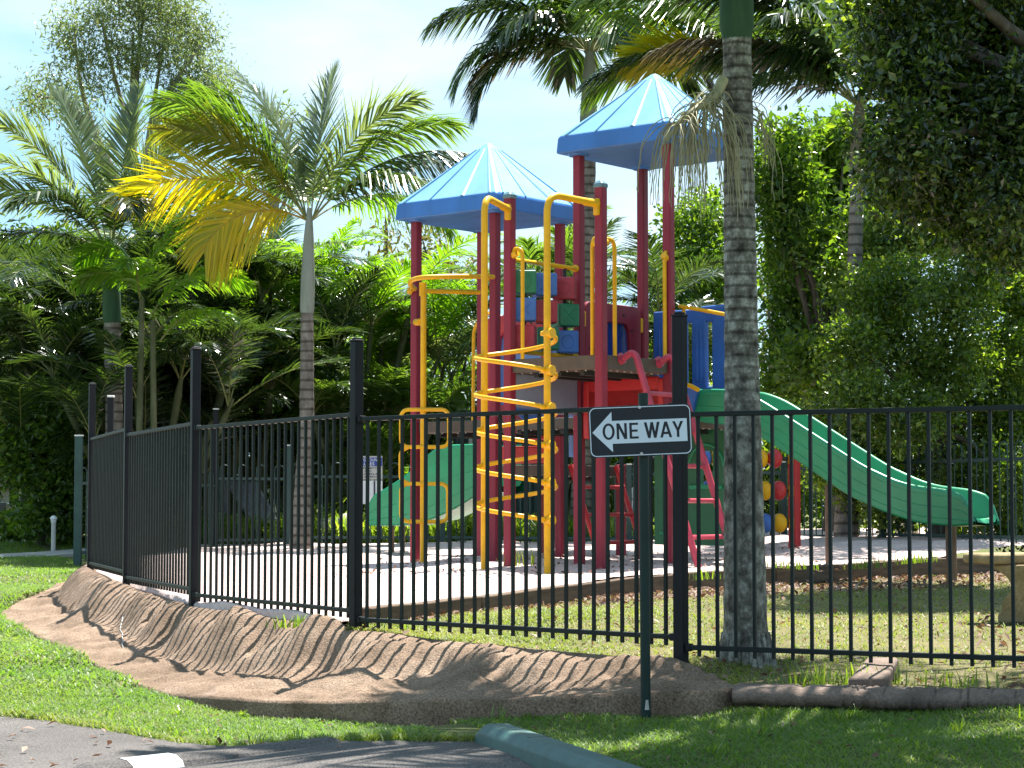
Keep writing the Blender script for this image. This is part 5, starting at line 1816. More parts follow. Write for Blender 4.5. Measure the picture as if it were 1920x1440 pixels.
def tree(name, label, cat, px, py_base, Z, blobs, size, mat, dens, seed, bark='bark', r0=.12, aspect=.5, jitter=.6, trunk_to=None, group=None, down=.35, shell=.55, tips=None):
    base = P(px, py_base, Z)
    root = thing(name, base, label, cat, group)
    bl = blobs_from_px(blobs, Z, jitter, seed, dens)
    r = random.Random(seed + 5)
    fork = P(px + r.uniform(-8, 8), trunk_to or (py_base - 150), Z)
    mb = MB()
    mb.tube([base - Vector((0, 0, .3)), base, base.lerp(fork, .5) + Vector((.04, 0, 0)), fork], [r0 * 1.3, r0 * 1.15, r0, r0 * .9], 12)
    l2 = limbs(fork, [(Vector(c), r0 * r.uniform(.35, .6)) for c, rd, n in bl], r0, seed)
    mb.add(l2.v, l2.f, 0, True)
    obj("trunk", mb, bark, root)
    obj("crown", leaf_cloud(bl, size, seed, aspect, down, shell), mat, root)
    return root

TR = "trees behind the playground"
# dark tree over the right of the picture, reaching towards the viewer above the frame
dk = [(1690, 150, 60, 60), (1840, 420, 90, 50), (1690, 340, 80, 55), (1920, 450, 70, 50), (1700, 60, 110, 90), (1800, 30, 110, 100), (1890, 90, 110, 110), (1640, 15, 60, 40), (1760, 180, 110, 90), (1870, 230, 100, 100), (1700, 270, 90, 70), (1680, 330, 60, 50), (1800, 320, 100, 70), (1900, 370, 90, 70), (1740, 370, 70, 50),
      (1960, 250, 110, 160), (1850, -90, 160, 100), (1700, -90, 130, 90), (2020, 60, 130, 200), (1950, -150, 200, 140)]
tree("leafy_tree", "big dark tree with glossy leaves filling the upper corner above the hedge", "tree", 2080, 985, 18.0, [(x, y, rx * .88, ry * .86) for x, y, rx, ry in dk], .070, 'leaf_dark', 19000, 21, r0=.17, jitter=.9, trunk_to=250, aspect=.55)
over = [((2.75, 13.2, 4.9), (.5, .5, .3)), ((3.3, 12.2, 4.6), (.45, .4, .3)), ((1.3, 12.4, 4.9), (.35, .35, .25))]
ob_ = [(c, r_, int(2200 * r_[0] * r_[1])) for c, r_ in over]
OV = thing("leafy_tree", (4.9, 13.2, -.8), "tree just outside the picture whose high branches shade the kerb and front lawn", "tree")
mb = MB()
mb.tube([(4.9, 13.2, -1.0), (4.85, 13.1, .8), (4.6, 13.0, 2.4), (4.2, 12.8, 3.8)], [.2, .16, .13, .1], 12)
l2 = limbs(Vector((4.3, 12.85, 3.6)), [(Vector(c), .05) for c, r_ in over], .1, 77)
mb.add(l2.v, l2.f, 0, True)
obj("trunk", mb, 'bark', OV)
obj("crown", leaf_cloud(ob_, .085, 78, .55), 'leaf_dark', OV)
# bright leafy tree
br = [(1605, 345, 50, 50), (1625, 430, 45, 55), (1600, 520, 45, 55), (1640, 300, 35, 45), (1630, 600, 45, 50), (1600, 660, 45, 50), (1580, 250, 40, 35), (1470, 270, 45, 40), (1530, 300, 60, 60), (1480, 350, 55, 60), (1540, 400, 70, 60), (1470, 440, 45, 60), (1560, 480, 60, 60), (1600, 280, 50, 60), (1490, 540, 50, 60), (1540, 590, 60, 60), (1480, 640, 45, 50), (1530, 680, 60, 50), (1580, 560, 50, 60), (1470, 710, 40, 35), (1560, 740, 60, 50), (1445, 330, 30, 30)]
tree("leafy_tree", "sunlit tree with small bright green leaves just right of the near palm trunk", "tree", 1560, 985, 27.0, br, .10, 'leaf_bright', 10000, 22, r0=.10, jitter=1.2, trunk_to=760)
# dense hedge tree on the right
hd = [(1640, 470, 60, 55), (1700, 430, 70, 60), (1780, 440, 80, 60), (1860, 460, 80, 70), (1900, 540, 70, 90), (1620, 560, 55, 60), (1690, 540, 80, 70), (1790, 560, 90, 80), (1600, 650, 60, 60), (1680, 660, 80, 70), (1780, 680, 90, 80), (1880, 680, 80, 90), (1610, 750, 60, 60), (1700, 780, 90, 70), (1800, 800, 90, 80), (1890, 810, 80, 90),
      (1620, 850, 70, 60), (1720, 880, 90, 60), (1820, 900, 90, 70), (1910, 910, 80, 80), (1960, 700, 90, 220), (1560, 800, 50, 60), (1570, 880, 50, 60), (1680, 950, 90, 40), (1800, 970, 90, 35), (1900, 980, 80, 35)]
tree("hedge_tree", "dense dark green hedge tree behind the long green slide", "tree", 1760, 1000, 23.0, [(x, y, rx * .86, ry * .84) for x, y, rx, ry in hd], .054, 'leaf_mid', 23000, 23, r0=.09, jitter=1.1, trunk_to=800, aspect=.6)
# thin sparse tree and shrubs between
tree("leafy_tree", "thin olive tree seen against the sky beside the near palm trunk", "tree", 1450, 985, 33.0, [(1440, 340, 28, 60), (1455, 430, 30, 60), (1440, 500, 28, 50), (1455, 580, 30, 50), (1440, 660, 30, 40)], .085, 'leaf_olive', 1800, 24, r0=.07, jitter=.4, trunk_to=700)
tree("shrub", "rounded green shrub tree between the tower posts and the near palm", "shrub", 1300, 985, 34.0, [(1290, 420, 50, 45), (1330, 400, 35, 35), (1320, 470, 55, 55), (1280, 510, 50, 50), (1340, 540, 45, 50), (1300, 590, 60, 45), (1250, 600, 50, 50), (1340, 640, 50, 50), (1270, 680, 60, 50)], .11, 'leaf_bright', 5500, 25, r0=.09, jitter=.5, trunk_to=700)
tree("leafy_tree", "feathery pale tree far behind the left tower", "tree", 830, 985, 48.0, [(800, 470, 45, 30), (835, 510, 45, 30), (790, 440, 35, 25), (860, 500, 30, 25), (815, 550, 50, 30), (850, 560, 40, 30)], .13, 'leaf_olive', 1300, 26, r0=.12, jitter=.6, trunk_to=640)
# gum tree far off, many forked
Z9 = 60.0
gum = thing("gum_tree", P(262, 990, Z9), "tall gum tree with bare forking limbs against the sky", "tree", TR)
gb = [(130, 60, 35, 45), (190, 40, 45, 40), (260, 30, 60, 40), (330, 40, 60, 40), (150, 120, 40, 40), (220, 100, 50, 40), (300, 90, 60, 45), (370, 80, 45, 50), (90, 160, 35, 25), (60, 175, 25, 15), (130, 190, 35, 30), (190, 165, 22, 20), (250, 120, 24, 20), (340, 150, 50, 40), (400, 150, 40, 50), (380, 210, 50, 35), (330, 220, 45, 35), (420, 175, 25, 35), (70, 200, 25, 15), (150, 240, 30, 20), (300, -20, 80, 40), (220, -20, 70, 35), (350, 190, 30, 24), (330, 260, 40, 20)]
bl = blobs_from_px(gb, Z9, 1.2, 31, 2300)
bl = [(c_, tuple(.95 * v for v in r_), n_) for c_, r_, n_ in bl]
mb = MB()
tr0 = P(262, 420, Z9)
mb.tube([P(262, 990, Z9), P(262, 700, Z9), tr0], [.20, .15, .12], 10)
forks = [[(262, 420), (248, 290), (245, 200), (250, 60)], [(262, 420), (275, 290), (290, 180), (315, 40)], [(262, 420), (175, 250), (150, 160), (140, 60)], [(262, 420), (250, 260), (215, 150), (195, 50)], [(275, 290), (300, 200), (350, 120), (380, 80)], [(262, 420), (320, 260), (360, 200), (410, 160)], [(175, 250), (130, 190), (70, 180)], [(248, 290), (255, 150), (270, 20)], [(262, 430), (160, 250), (120, 180)]]
for fk in forks:
    pts_ = fillet([P(x, y, Z9 + .3 * math.sin(x)) for x, y in fk], 1.0, 4)
    mb.tube(pts_, [.125 - .09 * k / (len(pts_) - 1) for k in range(len(pts_))], 8)
rr_ = random.Random(3)
for c, rd, n in bl:
    for k in range(4):
        q = Vector(c) + Vector((rr_.uniform(-1, 1) * rd[0], rr_.uniform(-.5, .5), rr_.uniform(-.8, .8) * rd[2]))
        mb.tube([Vector(c) + (P(262, 420, Z9) - Vector(c)) * .12, Vector(c), q], [.03, .022, .01], 5)
obj("trunk", mb, 'bark_pale', gum)
obj("crown", leaf_cloud(bl, .165, 31, .25, .9, .3, 16, 2.4), 'leaf_euc', gum)
tree("gum_tree", "small distant gum tree between the slim palm and the tall gum", "tree", 510, 985, 62.0, [(495, 200, 18, 20), (520, 215, 25, 20), (550, 220, 25, 18), (500, 260, 30, 30), (540, 290, 30, 30), (500, 330, 40, 35), (560, 330, 40, 35)], .20, 'leaf_euc', 700, 32, bark='bark_pale', r0=.2, aspect=.26, group=TR, trunk_to=420, down=.9)
tree("conifer", "distant pointed conifer over the fence thicket", "tree", 722, 985, 70.0, [(722, 385, 8, 18), (722, 415, 16, 18), (722, 445, 24, 18), (722, 480, 30, 20), (722, 520, 36, 25)], .28, 'leaf_olive', 500, 33, r0=.15, aspect=.25, trunk_to=500)
# dark screens of shrubs behind the whole thicket
def screen(label, x0, x1, ytop, ybot, Z, mat, seed, size=.13, dens=2600, step=75):
    r = random.Random(seed)
    bl = []
    x = x0
    while x < x1:
        y = ytop + r.uniform(-25, 25)
        while y < ybot:
            bl.append((x + r.uniform(-20, 20), y, step * .75, step * .62))
            y += step * .85
        x += step * .8
    return tree("shrub", label, "shrub", (x0 + x1) / 2, 1000, Z, bl, size, mat, dens, seed, r0=.1, jitter=.8, trunk_to=900)
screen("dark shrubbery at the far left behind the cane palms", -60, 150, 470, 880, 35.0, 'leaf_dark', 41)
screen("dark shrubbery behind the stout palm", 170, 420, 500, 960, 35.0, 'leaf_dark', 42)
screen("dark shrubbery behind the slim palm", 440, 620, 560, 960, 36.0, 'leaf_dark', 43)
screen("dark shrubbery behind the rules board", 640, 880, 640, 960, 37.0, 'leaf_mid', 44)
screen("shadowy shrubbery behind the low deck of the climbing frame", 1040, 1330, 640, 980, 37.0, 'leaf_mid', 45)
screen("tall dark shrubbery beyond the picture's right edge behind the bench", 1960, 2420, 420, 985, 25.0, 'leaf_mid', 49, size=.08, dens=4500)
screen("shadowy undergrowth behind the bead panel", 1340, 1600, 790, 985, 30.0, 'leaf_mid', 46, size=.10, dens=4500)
tree("shrub", "leafy garden shrub beside the pale bollard light", "shrub", 75, 1012, 29.0, [(95, 760, 30, 35), (120, 880, 30, 60), (30, 860, 30, 30), (60, 860, 40, 40), (110, 850, 35, 40), (90, 920, 42, 40), (68, 970, 28, 26), (120, 970, 30, 32), (110, 800, 30, 30), (50, 800, 40, 40), (10, 830, 30, 30)], .10, 'leaf_bright', 9000, 47, r0=.06, jitter=.3, trunk_to=930)
tree("shrub", "small dark shrub below the cream house wall", "shrub", 18, 1012, 30.5, [(5, 995, 20, 14), (25, 1000, 18, 10), (40, 1005, 14, 8)], .10, 'leaf_mid', 6000, 48, r0=.03, jitter=.1, trunk_to=1005)

# ================================================================ REAR FENCE, GARDEN, SMALL THINGS
rf = [P(146, 1000, 24.0), P(403, 1000, 27.2), P(540, 1000, 27.4), P(830, 1000, 27.5), P(1180, 1000, 26.6), P(1470, 1000, 25.2), P(1655, 1000, 23.4), P(1990, 1000, 20.6)]
rear = thing("loop_top_fence", (rf[3].x, rf[3].y, -.5), "dark green loop topped fence along the back of the playground", "fence")
prevs = None
for k in range(len(rf) - 1):
    p, q = Vector((rf[k].x, rf[k].y, 0)), Vector((rf[k + 1].x, rf[k + 1].y, 0))
    d = (q - p).normalized(); L = (q - p).length
    zb = [-.62, -.53, -.50, -.50, -.48, -.44, -.40][k]
    zt = zb + .88
    mb = MB()
    n = max(8, int(L / .125)); n += n % 2
    r_ = L / n / 2
    for m in range(n):
        c = p + d * (L * (m + .5) / n)
        mb.tube([c + Vector((0, 0, zb - .04)), c + Vector((0, 0, zt))], .008, 5)
    for m in range(0, n, 2):
        a_, b_ = p + d * (L * (m + .5) / n), p + d * (L * (m + 1.5) / n)
        mb.tube([a_ + Vector((0, 0, zt)) * 1 if False else a_ + Vector((0, 0, zt))] + [(a_ + b_) / 2 + d * (-math.cos(t) * r_) + Vector((0, 0, zt + .10 + math.sin(t) * r_)) for t in np.linspace(0, math.pi, 9)] + [b_ + Vector((0, 0, zt))], .008, 5)
    pan = obj("picket_panel", mb, 'fence_far', rear)
    for nm, z in (("top_rail", zt - .02), ("bottom_rail", zb + .06)):
        mb = MB()
        mb.bar(p + Vector((0, 0, z)), q + Vector((0, 0, z)), .03, .035)
        obj(nm, mb, 'fence_far', pan)
for k, p in enumerate(rf):
    zb = [-.70, -.56, -.53, -.52, -.52, -.47, -.44, -.42][k]
    zt = [P(143, 818, 24.0).z, P(403, 768, 27.2).z, P(524, 836, 27.4).z, .52, .5, .5, .62, .75][k]
    mb = MB()
    w = .033 if k != 0 else .042
    mb.box((p.x, p.y, (zb - .1 + zt) / 2), (w, 0, 0), (0, w, 0), (0, 0, (zt - zb + .1) / 2))
    po = obj("post", mb, 'fence_far' if k != 1 else 'fence_post', rear, bevel=.006)
    mb = MB()
    mb.box((p.x, p.y, zt + .008), (w + .004, 0, 0), (0, w + .004, 0), (0, 0, .008))
    obj("post_cap", mb, 'white', po, bevel=.004)
# inner post of the gate corner seen beside the stout palm
pg = P(208, 745, 22.4)
fp5 = thing("fence_post", (pg.x, pg.y, -.58), "short dark post with pale cap before the stout palm trunk", "fence post")
mb = MB()
mb.box((pg.x, pg.y, (pg.z - .75) / 2), (.032, 0, 0), (0, .032, 0), (0, 0, (pg.z + .75) / 2))
obj("shaft", mb, 'fence_post', fp5, bevel=.005)
mb = MB()
mb.box((pg.x, pg.y, pg.z + .01), (.036, 0, 0), (0, .036, 0), (0, 0, .01))
obj("post_cap", mb, 'white', fp5, bevel=.006)

# ---- rules board
Zr = 26.2
rb = thing("rules_board", P(690, 1000, Zr), "white notice board with a blue PLAYGROUND RULES header by the slide", "notice board")
def quad_board(x0, y0, x1, y1, Y, th, mat, name, parent, bevel=None):
    a, b, c, d_ = P(x0, y0, Y), P(x1, y0, Y), P(x1, y1, Y), P(x0, y1, Y)
    mb = MB(); mb.prism([a, b, c, d_], (0, th, 0))
    return obj(name, mb, mat, parent, bevel=bevel)
quad_board(661, 855, 717, 899, Zr, .02, 'sign_cream', "board", rb)
hdr = quad_board(662, 858, 716.5, 874, Zr - .004, .003, 'sign_blue', "header", rb)
quad_board(661, 901, 717, 945, Zr, .02, 'white', "lower_board", rb)
kx = Zr / FPX
def sign_lines(lines, Y, mat, name, parent):
    mb = MB()
    for (txt, x0, x1, y0, y1) in lines:
        o_ = P(x0, y1, Y)
        v, f = text_mesh(txt, (x1 - x0) * kx, (y1 - y0) * kx, o_, (1, 0, 0), (0, 0, 1), (0, -1, 0), .01)
        mb.add(v, f)
    return obj(name, mb, mat, parent)
sign_lines([("PLAYGROUND", 665, 713, 859.5, 865), ("RULES", 677, 702, 867, 872.5)], Zr - .006, 'white', "lettering", hdr)
sign_lines([("NOT PERMITTED", 665, 714, 876, 879.5), ("NO", 684, 696, 881.5, 885), ("CHILDREN AT", 666, 713, 887, 890.5), ("EQUIPMENT", 669, 711, 892.5, 896)], Zr - .003, 'ink', "lettering", rb)
mb = MB()
for x in (688, 702):
    a = P(x, 902, Zr - .004); b = P(x, 944, Zr - .004)
    mb.bar(a, b, .02, .004, up=(0, 1, 0))
obj("dark_stripe", mb, 'ink', rb)
mb = MB()
for x in (664, 714):
    mb.bar(P(x, 862, Zr + .04), P(x, 1008, Zr + .04), .035, .035)
obj("post", mb, 'fence_far', rb)
# small white notice beyond the structure
Zs = 27.0
sb_ = thing("small_notice", P(1185, 1000, Zs), "small white notice on the rear fence with dark letters", "notice")
quad_board(1177, 914, 1191, 960, Zs, .012, 'sign_white', "board", sb_)
kx = Zs / FPX
sign_lines([("A", 1180, 1185.5, 923, 929), ("G", 1180, 1186, 932, 938), ("E", 1181, 1186, 951, 957)], Zs - .003, 'ink', "lettering", sb_)

# ---- grey slatted lean-to, green shed, house, bollard
gl = thing("slatted_lean_to", P(440, 1000, 29.2), "sloping grey slatted panel leaning in the garden behind the fence", "lean-to")
mb = MB()
t0, t1, b0_, b1_ = P(424, 902, 29.6), P(478, 905, 29.4), P(478, 982, 28.6), P(520, 980, 28.4)
for k in range(7):
    f0, f1 = k / 7, (k + .8) / 7
    a, b = t0.lerp(t1, f0), t0.lerp(t1, f1)
    c, d_ = b0_.lerp(b1_, f1), b0_.lerp(b1_, f0)
    mb.prism([a, b, c, d_], (0, .03, .01))
obj("slat", mb, 'greysheet', gl)
mb = MB()
mb.bar(t0, b0_, .04); mb.bar(t1, b1_, .04); mb.bar(t0 + Vector((0, .06, -.06)), t1 + Vector((0, .06, -.06)), .04)
mb.bar(t0, Vector((t0.x, t0.y + .1, -.65)), .05); mb.bar(t1, Vector((t1.x, t1.y + .1, -.65)), .05)
obj("frame", mb, 'greysheet', gl)

sh = thing("garden_shed", P(960, 1000, 32.0), "dark green corrugated steel shed seen through the climbing frame", "shed")
mb = MB()
a, b = P(850, 1000, 31.5), P(1065, 1000, 31.5)
zt = P(960, 795, 31.5).z
n = 44
vs, fs = [], []
for k in range(n + 1):
    p = a.lerp(b, k / n)
    oy = -.018 if k % 4 in (1, 2) else .018
    vs += [(p.x, p.y + oy, -.7), (p.x, p.y + oy, zt)]
for k in range(n):
    fs.append((2 * k, 2 * k + 2, 2 * k + 3, 2 * k + 1))
mb.add(vs, fs)
mb.box(((a.x + b.x) / 2, a.y + 1.2, (zt - .7) / 2), ((b.x - a.x) / 2 - .01, 0, 0), (0, 1.15, 0), (0, 0, (zt + .7) / 2 - .01))
obj("wall", mb, 'shed', sh)
mb = MB()
mb.prism([Vector((a.x - .1, a.y - .12, zt)), Vector((b.x + .1, a.y - .12, zt)), Vector((b.x + .1, a.y + 2.5, zt + .35)), Vector((a.x - .1, a.y + 2.5, zt + .35))], (0, 0, .04))
obj("roof", mb, 'shed', sh)
mb = MB()
q = P(882, 1000, 31.35)
mb.tube([(q.x, q.y, -.6), (q.x, q.y, zt - .02)], .03, 8)
obj("downpipe", mb, 'white', sh)

ho = thing("house", P(-60, 1000, 36.0), "cream weatherboard house at the edge behind the garden shrub", "house")
hx0, hx1 = P(-260, 1000, 36).x, P(36, 1000, 36).x
mb = MB()
ht = P(0, 860, 36).z
for k in range(14):
    z0 = -.75 + k * (ht + .75) / 14
    mb.box(((hx0 + hx1) / 2, 36.9 - .006 * (k % 2), z0 + (ht + .75) / 28), ((hx1 - hx0) / 2, 0, 0), (0, .9 + .0, 0), (0, 0, (ht + .75) / 28 - .004))
obj("wall", mb, 'cladding', ho, bevel=.006)
mb = MB()
mb.prism([Vector((hx0 - .3, 35.7, ht)), Vector((hx1 + .3, 35.7, ht)), Vector((hx1 + .3, 38.2, ht + .9)), Vector((hx0 - .3, 38.2, ht + .9))], (0, 0, .06))
obj("roof", mb, 'greysheet', ho)
w_ = quad_board(-20, 941, 13, 968, 35.97, .02, 'white', "window", ho)
quad_board(-18, 943, 11, 966, 35.955, .01, 'glass', "pane", w_)

bo = thing("bollard_light", P(100, 1016, 27.5), "pale bollard garden light standing on the grass beyond the path", "bollard light")
mb = MB()
q = P(100, 1030, 27.5); z1 = P(100, 981, 27.5).z
mb.tube([(q.x, q.y, q.z - .05), (q.x, q.y, z1)], .030, 14)
obj("shaft", mb, 'sign_cream', bo)
mb = MB()
mb.tube([(q.x, q.y, z1), (q.x, q.y, z1 + .012), (q.x, q.y, z1 + .05)], [.028, .036, .040], 14)
obj("lamp", mb, 'white', bo)
mb = MB()
mb.tube([(q.x, q.y, z1 + .052), (q.x, q.y, z1 + .075), (q.x, q.y, z1 + .10)], [.048, .046, .018], 14)
obj("lamp_cap", mb, 'white', bo)

# ---- ground plants
def blades(pts, h, w, seed, lean=.45, two=False):
    r = np.random.default_rng(seed)
    n = len(pts)
    az = r.uniform(0, 2 * np.pi, n)
    hh = h * r.uniform(.55, 1.3, n)
    ln = lean * r.uniform(.2, 1.4, n) * hh
    side = np.stack([-np.sin(az), np.cos(az), np.zeros(n)], -1)
    dirn = np.stack([np.cos(az), np.sin(az), np.zeros(n)], -1)
    up = np.array([0, 0, 1.0])
    ww = (w * r.uniform(.7, 1.3, n))[:, None]
    b0 = pts - side * ww * .5; b1 = pts + side * ww * .5
    m = pts + dirn * (ln * .35)[:, None] + up * (hh * .6)[:, None]
    t = pts + dirn * ln[:, None] + up * hh[:, None]
    V = np.stack([b0, b1, m + side * ww * .42, m - side * ww * .42, t + side * ww * .08, t - side * ww * .08], 1).reshape(-1, 3)
    k = np.arange(n)[:, None] * 6
    Q = np.concatenate([k + np.array([[0, 1, 2, 3]]), k + np.array([[3, 2, 4, 5]])])
    return V, Q, None, False
M['grass'] = mat_leaf('lawn_blades', [(.085, .155, .034), (.115, .195, .045), (.155, .225, .060), (.23, .245, .10)], .45, .5, (1.5, 1.7, .6), .3, 1.1)
M['grass_dry'] = mat_leaf('thin_dry_lawn_blades', [(.11, .16, .034), (.16, .21, .05), (.22, .24, .075), (.32, .28, .14)], .5, .4, (1.5, 1.6, .6), .3, 1.6)
M['litter'] = mat_leaf('fallen_brown_leaves', [(.10, .05, .035), (.17, .09, .06), (.26, .16, .12), (.34, .24, .19)], .6, .15, (1.2, .9, .6), .3)

r = np.random.default_rng(99)
bank_poly = [s[0][:2] for s in ST] + [s[1][:2] for s in ST[::-1]]
def lawn_pts(n, x0, x1, y0, y1, power=1.0):
    x = r.uniform(x0, x1, n)
    y = y0 + (y1 - y0) * r.random(n) ** power
    vis = np.abs(x) < (y * 960 / FPX + 1.5)
    x, y = x[vis], y[vis]
    keep = ~in_poly(x, y, bank_poly) & ~in_poly(x, y, AS_POLY)
    edge_right = interp_poly([s[1][:2] for s in ST][:14], 0, y)     # keep to the outer side of the bank
    inner = (x > interp_poly([(s[1][0], s[1][1]) for s in ST], 0, y)) & (y > 9.86) & (y < 20.8)
    front = y < np.interp(x, [-4, -2.1, -1.3, -.43, .31, 1.1, 2.3, 5], [99, 12.3, 11.1, 10.45, 10.0, 9.9, 9.35, 8.15])
    left = x < interp_poly([(s[1][0], s[1][1]) for s in ST], 0, y)
    ok = keep & (front | left)
    wheel = (np.abs((x - w0.x) * ddw.y - (y - w0.y) * ddw.x) < .11)
    return x[ok & ~wheel], y[ok & ~wheel]
pts_all = []
for (n, x0, x1, y0, y1) in ((215000, -4.4, 4.4, 7.7, 12.5), (84000, -7.5, -1.5, 12.0, 20.0), (52000, -9.2, -3.5, 19, 31)):
    x, y = lawn_pts(n, x0, x1, y0, y1)
    pts_all.append(np.stack([x, y, lawn_z(x, y) - .004], -1))
P1 = np.concatenate(pts_all[:1]); P2 = np.concatenate(pts_all[1:])
P1[:, 2] += .0
V1, Q1, _, _ = blades(P1, .024, .0062, 5, 1.9)
V2, Q2, _, _ = blades(P2, .032, .012, 6, 1.9)
o = obj("grass", (np.concatenate([V1, V2]), np.concatenate([Q1, Q2 + len(V1)]), None, False), 'grass')
tag(o, "short green lawn grass in front of the concrete bank and kerb", "grass", kind='stuff')
# thin grass inside the fence
s_, t_ = r.random(70000), r.random(70000) ** 1.0
xy = inner_xy(s_, t_)
dens = .5 + .5 * np.sin(xy[:, 0] * 3.1 + xy[:, 1] * 1.3) * np.sin(xy[:, 1] * 2.3)
near_edge = t_ > .80
keep = (r.random(len(xy)) < .35 + .6 * dens) & ~(near_edge & (r.random(len(xy)) < .8)) & (np.abs(xy[:, 0]) < xy[:, 1] * .36)
xy = xy[keep]
pi_ = np.concatenate([xy, inner_z(xy[:, 0], xy[:, 1])[:, None] - .004], 1)
V, Q, _, _ = blades(pi_, .026, .0080, 7, 1.6)
o = obj("grass", (V, Q, None, False), 'grass_dry')
tag(o, "thin sunlit yellow green grass between the fence and the timber edging", "grass", kind='stuff')
# taller tufts against the kerb, posts and in the sand
tp = []
for (cx, cy, n, h) in ((1.45, 9.95, 60, .10), (1.75, 10.0, 50, .09), (2.05, 9.9, 30, .08), (-1.25, 12.6, 60, .07), (-.75, 12.35, 40, .06), (.05, 19.1, 40, .14), (3.0, 18.0, 60, .08), (3.6, 18.6, 70, .08), (2.4, 17.8, 60, .07), (1.5, 15.9, 30, .07), (2.9, 9.7, 50, .07)):
    q = np.stack([r.normal(cx, .10, n), r.normal(cy, .08, n)], -1)
    inside = cy < 15 or False
    z = inner_z(q[:, 0], q[:, 1]) if (q[:, 1].mean() < 13) else sand_z(q[:, 0], q[:, 1])
    tp.append(blades(np.concatenate([q, z[:, None]], 1), h, .010, int(cx * 100) + 400))
nV = 0; VV, QQ = [], []
for V, Q, _, _ in tp:
    VV.append(V); QQ.append(Q + nV); nV += len(V)
o = obj("grass", (np.concatenate(VV), np.concatenate(QQ), None, False), 'strap')
tag(o, "longer grass tufts by the kerb, the fence foot and in the sand", "grass", kind='stuff')
# ragged dry fringe where the lawn meets the asphalt, and weeds in the lawn
k_ = r.integers(0, 88, 2600)
f_ = r.random(2600)
fx_ = ax_[k_] * (1 - f_) + ax_[k_ + 1] * f_ + r.normal(0, .012, 2600)
fy_ = ay_[k_] * (1 - f_) + ay_[k_ + 1] * f_ + r.normal(.01, .035, 2600) + .05 * np.maximum(0, np.sin(fx_ * 9) * np.sin(fx_ * 23)) * r.random(2600)
ok_ = (fx_ > -3.2) & (fx_ < .2)
V, Q, _, _ = blades(np.stack([fx_, fy_, lawn_z(fx_, fy_) + .008], -1)[ok_], .030, .0065, 44, 1.8)
o = obj("grass", (V, Q, None, False), 'grass_dry')
tag(o, "dry straw coloured grass fringe along the asphalt edge", "grass", kind='stuff')
wx, wy = lawn_pts(90, -3, 2.6, 8.2, 12.5)
parts_ = []
nV = 0; VV, QQ = [], []
for a_ in range(len(wx)):
    m_ = int(r.integers(8, 26))
    q = np.stack([r.normal(wx[a_], .025, m_), r.normal(wy[a_], .025, m_)], -1)
    V, Q, _, _ = blades(np.concatenate([q, lawn_z(q[:, 0], q[:, 1])[:, None]], 1), r.uniform(.03, .065), .008, 3000 + a_, .9)
    VV.append(V); QQ.append(Q + nV); nV += len(V)
o = obj("grass", (np.concatenate(VV), np.concatenate(QQ), None, False), 'strap')
tag(o, "small taller weed tufts dotted over the front lawn", "grass", kind='stuff')
# leaf litter
def litter(pts, size, seed):
    r = np.random.default_rng(seed)
    n = len(pts)
    az = r.uniform(0, 2 * np.pi, n)
    d = np.stack([np.cos(az), np.sin(az), r.normal(.25, .3, n)], -1)
    d = unit(d)
    w = unit(np.cross(d, np.array([0, 0, 1.0]) + r.normal(0, .35, (n, 3))))
    s = (size * r.uniform(.6, 1.3, n))[:, None]
    p = pts + np.array([0, 0, .006])
    V = np.stack([p, p + d * s * .5 + w * s * .22 + [0, 0, .006], p + d * s, p + d * s * .5 - w * s * .22 + [0, 0, .006]], 1).reshape(-1, 3)
    return V, np.arange(len(V)).reshape(-1, 4)
s1, t1 = r.random(6000), 1 - r.random(6000) ** 1.0 * .24
s2, t2 = r.random(1500), r.random(1500)
s3, t3 = .55 + .45 * r.random(1500), r.random(1500) ** 2 * .5
s_, t_ = np.concatenate([s1, s2, s3]), np.concatenate([t1, t2, t3])
xy = inner_xy(s_, t_)
keep = (np.abs(xy[:, 0]) < xy[:, 1] * .26) & ((xy[:, 0] > .6) | (r.random(len(xy)) < .25))
xy = xy[keep]
V, Q = litter(np.concatenate([xy, inner_z(xy[:, 0], xy[:, 1])[:, None]], 1), .055, 11)
x, y = lawn_pts(220, -3, 3, 8, 12.5)
Va, Qa = litter(np.stack([x, y, lawn_z(x, y) + .016], -1), .035, 12)
xs2, ys2 = r.uniform(-1.5, 3, 500), r.uniform(17, 22, 500)
Vb, Qb = litter(np.stack([xs2, ys2, sand_z(xs2, ys2)], -1), .05, 13)
k_ = r.random(60)
xa, ya = r.uniform(-2.6, -.6, 60), r.uniform(9.0, 11, 60)
ka_ = in_poly(xa, ya, AS_POLY)
Vc, Qc = litter(np.stack([xa[ka_], ya[ka_], lawn_z(xa[ka_], ya[ka_]) + .014], -1), .06, 14)
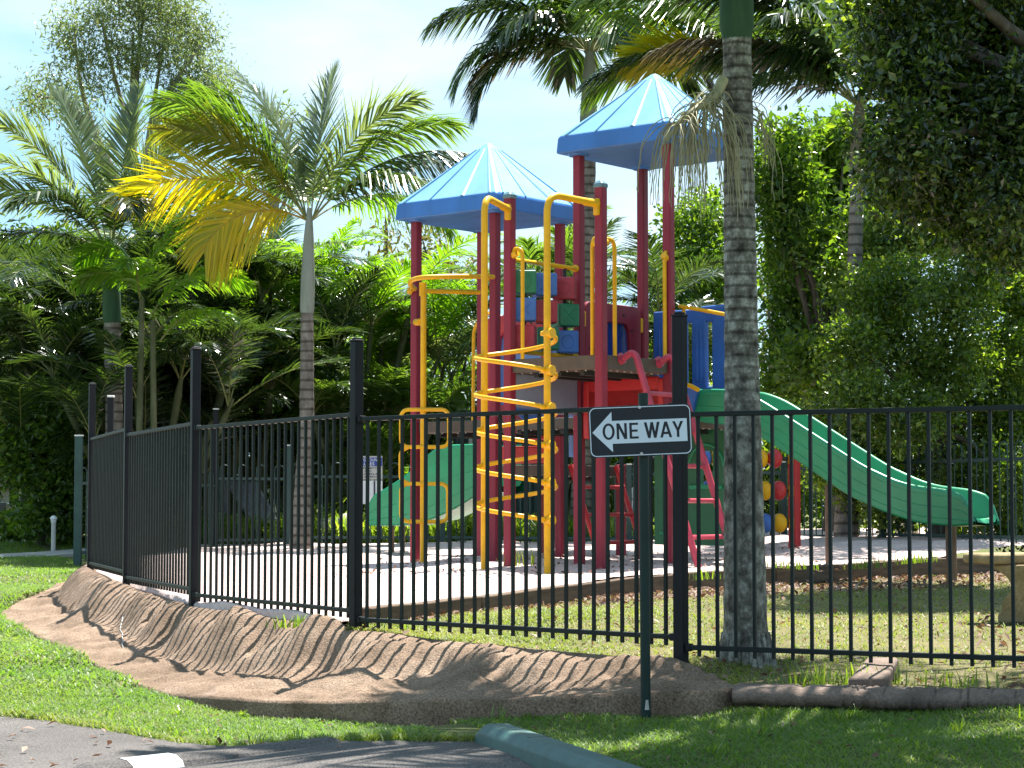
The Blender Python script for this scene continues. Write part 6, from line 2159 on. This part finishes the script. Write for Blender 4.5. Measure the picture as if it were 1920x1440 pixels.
Qs = [Q, Qa + len(V), Qb + len(V) + len(Va), Qc + len(V) + len(Va) + len(Vb)]
o = obj("fallen_leaves", (np.concatenate([V, Va, Vb, Vc]), np.concatenate(Qs), None, False), 'litter')
tag(o, "dry brown fallen leaves scattered below the timber edging and over the lawn", "fallen leaves", kind='stuff')
# strappy ground cover behind the rear fence
n = 16000
x = r.uniform(-5.2, .2, n); y = r.uniform(28.2, 30.6, n)
V, Q, _, _ = blades(np.stack([x, y, np.full(n, -.58)], -1), .36, .030, 21, .8)
o = obj("ground_cover", (V, Q, None, False), 'strap')
tag(o, "bright strappy ground cover along the foot of the rear fence", "ground cover", kind='stuff')
n = 5000
x = r.uniform(.3, 3.2, n); y = r.uniform(27.3, 30.0, n)
V, Q, _, _ = blades(np.stack([x, y, np.full(n, -.56)], -1), .32, .030, 22, .8)
o = obj("ground_cover", (V, Q, None, False), 'leaf_mid')
tag(o, "dark strappy ground cover in the shade behind the ladders", "ground cover", kind='stuff')
for k, (px, Z, h, lab) in enumerate(((560, 28.9, .55, "strappy lily at the foot of the slim palm"), (600, 29.2, .50, "strappy lily right of the slim palm foot"), (640, 29.0, .45, "strappy lily left of the rules board"))):
    c = P(px, 1000, Z)
    q = np.stack([rng.normal(c.x, .05, 46), rng.normal(c.y, .05, 46), np.full(46, -.52)], -1)
    V, Q, _, _ = blades(q, h, .045, 60 + k, 1.0)
    o = obj("strappy_lily", (V, Q, None, False), 'strap', loc=(c.x, c.y, -.52))
    tag(o, lab, "lily", "strappy lilies at the back of the garden")
for k, (px, py, Z, s, lab) in enumerate(((648, 985, 28.4, .16, "pale round rock right of the strappy lilies"), (610, 990, 28.4, .13, "small pale rock below the strappy lilies"), (1690, 1000, 24.5, .20, "grey rock under the hedge tree behind the slide"))):
    mb = MB()
    c = P(px, py, Z)
    mb.ball(c, s, 16, 10)
    mb.v = [tuple(Vector(v) + (Vector(v) - c) * .35 * mnoise.noise(Vector(v) * 5)) for v in mb.v]
    o = obj("rock", mb, 'concrete', loc=c)
    tag(o, lab, "rock")
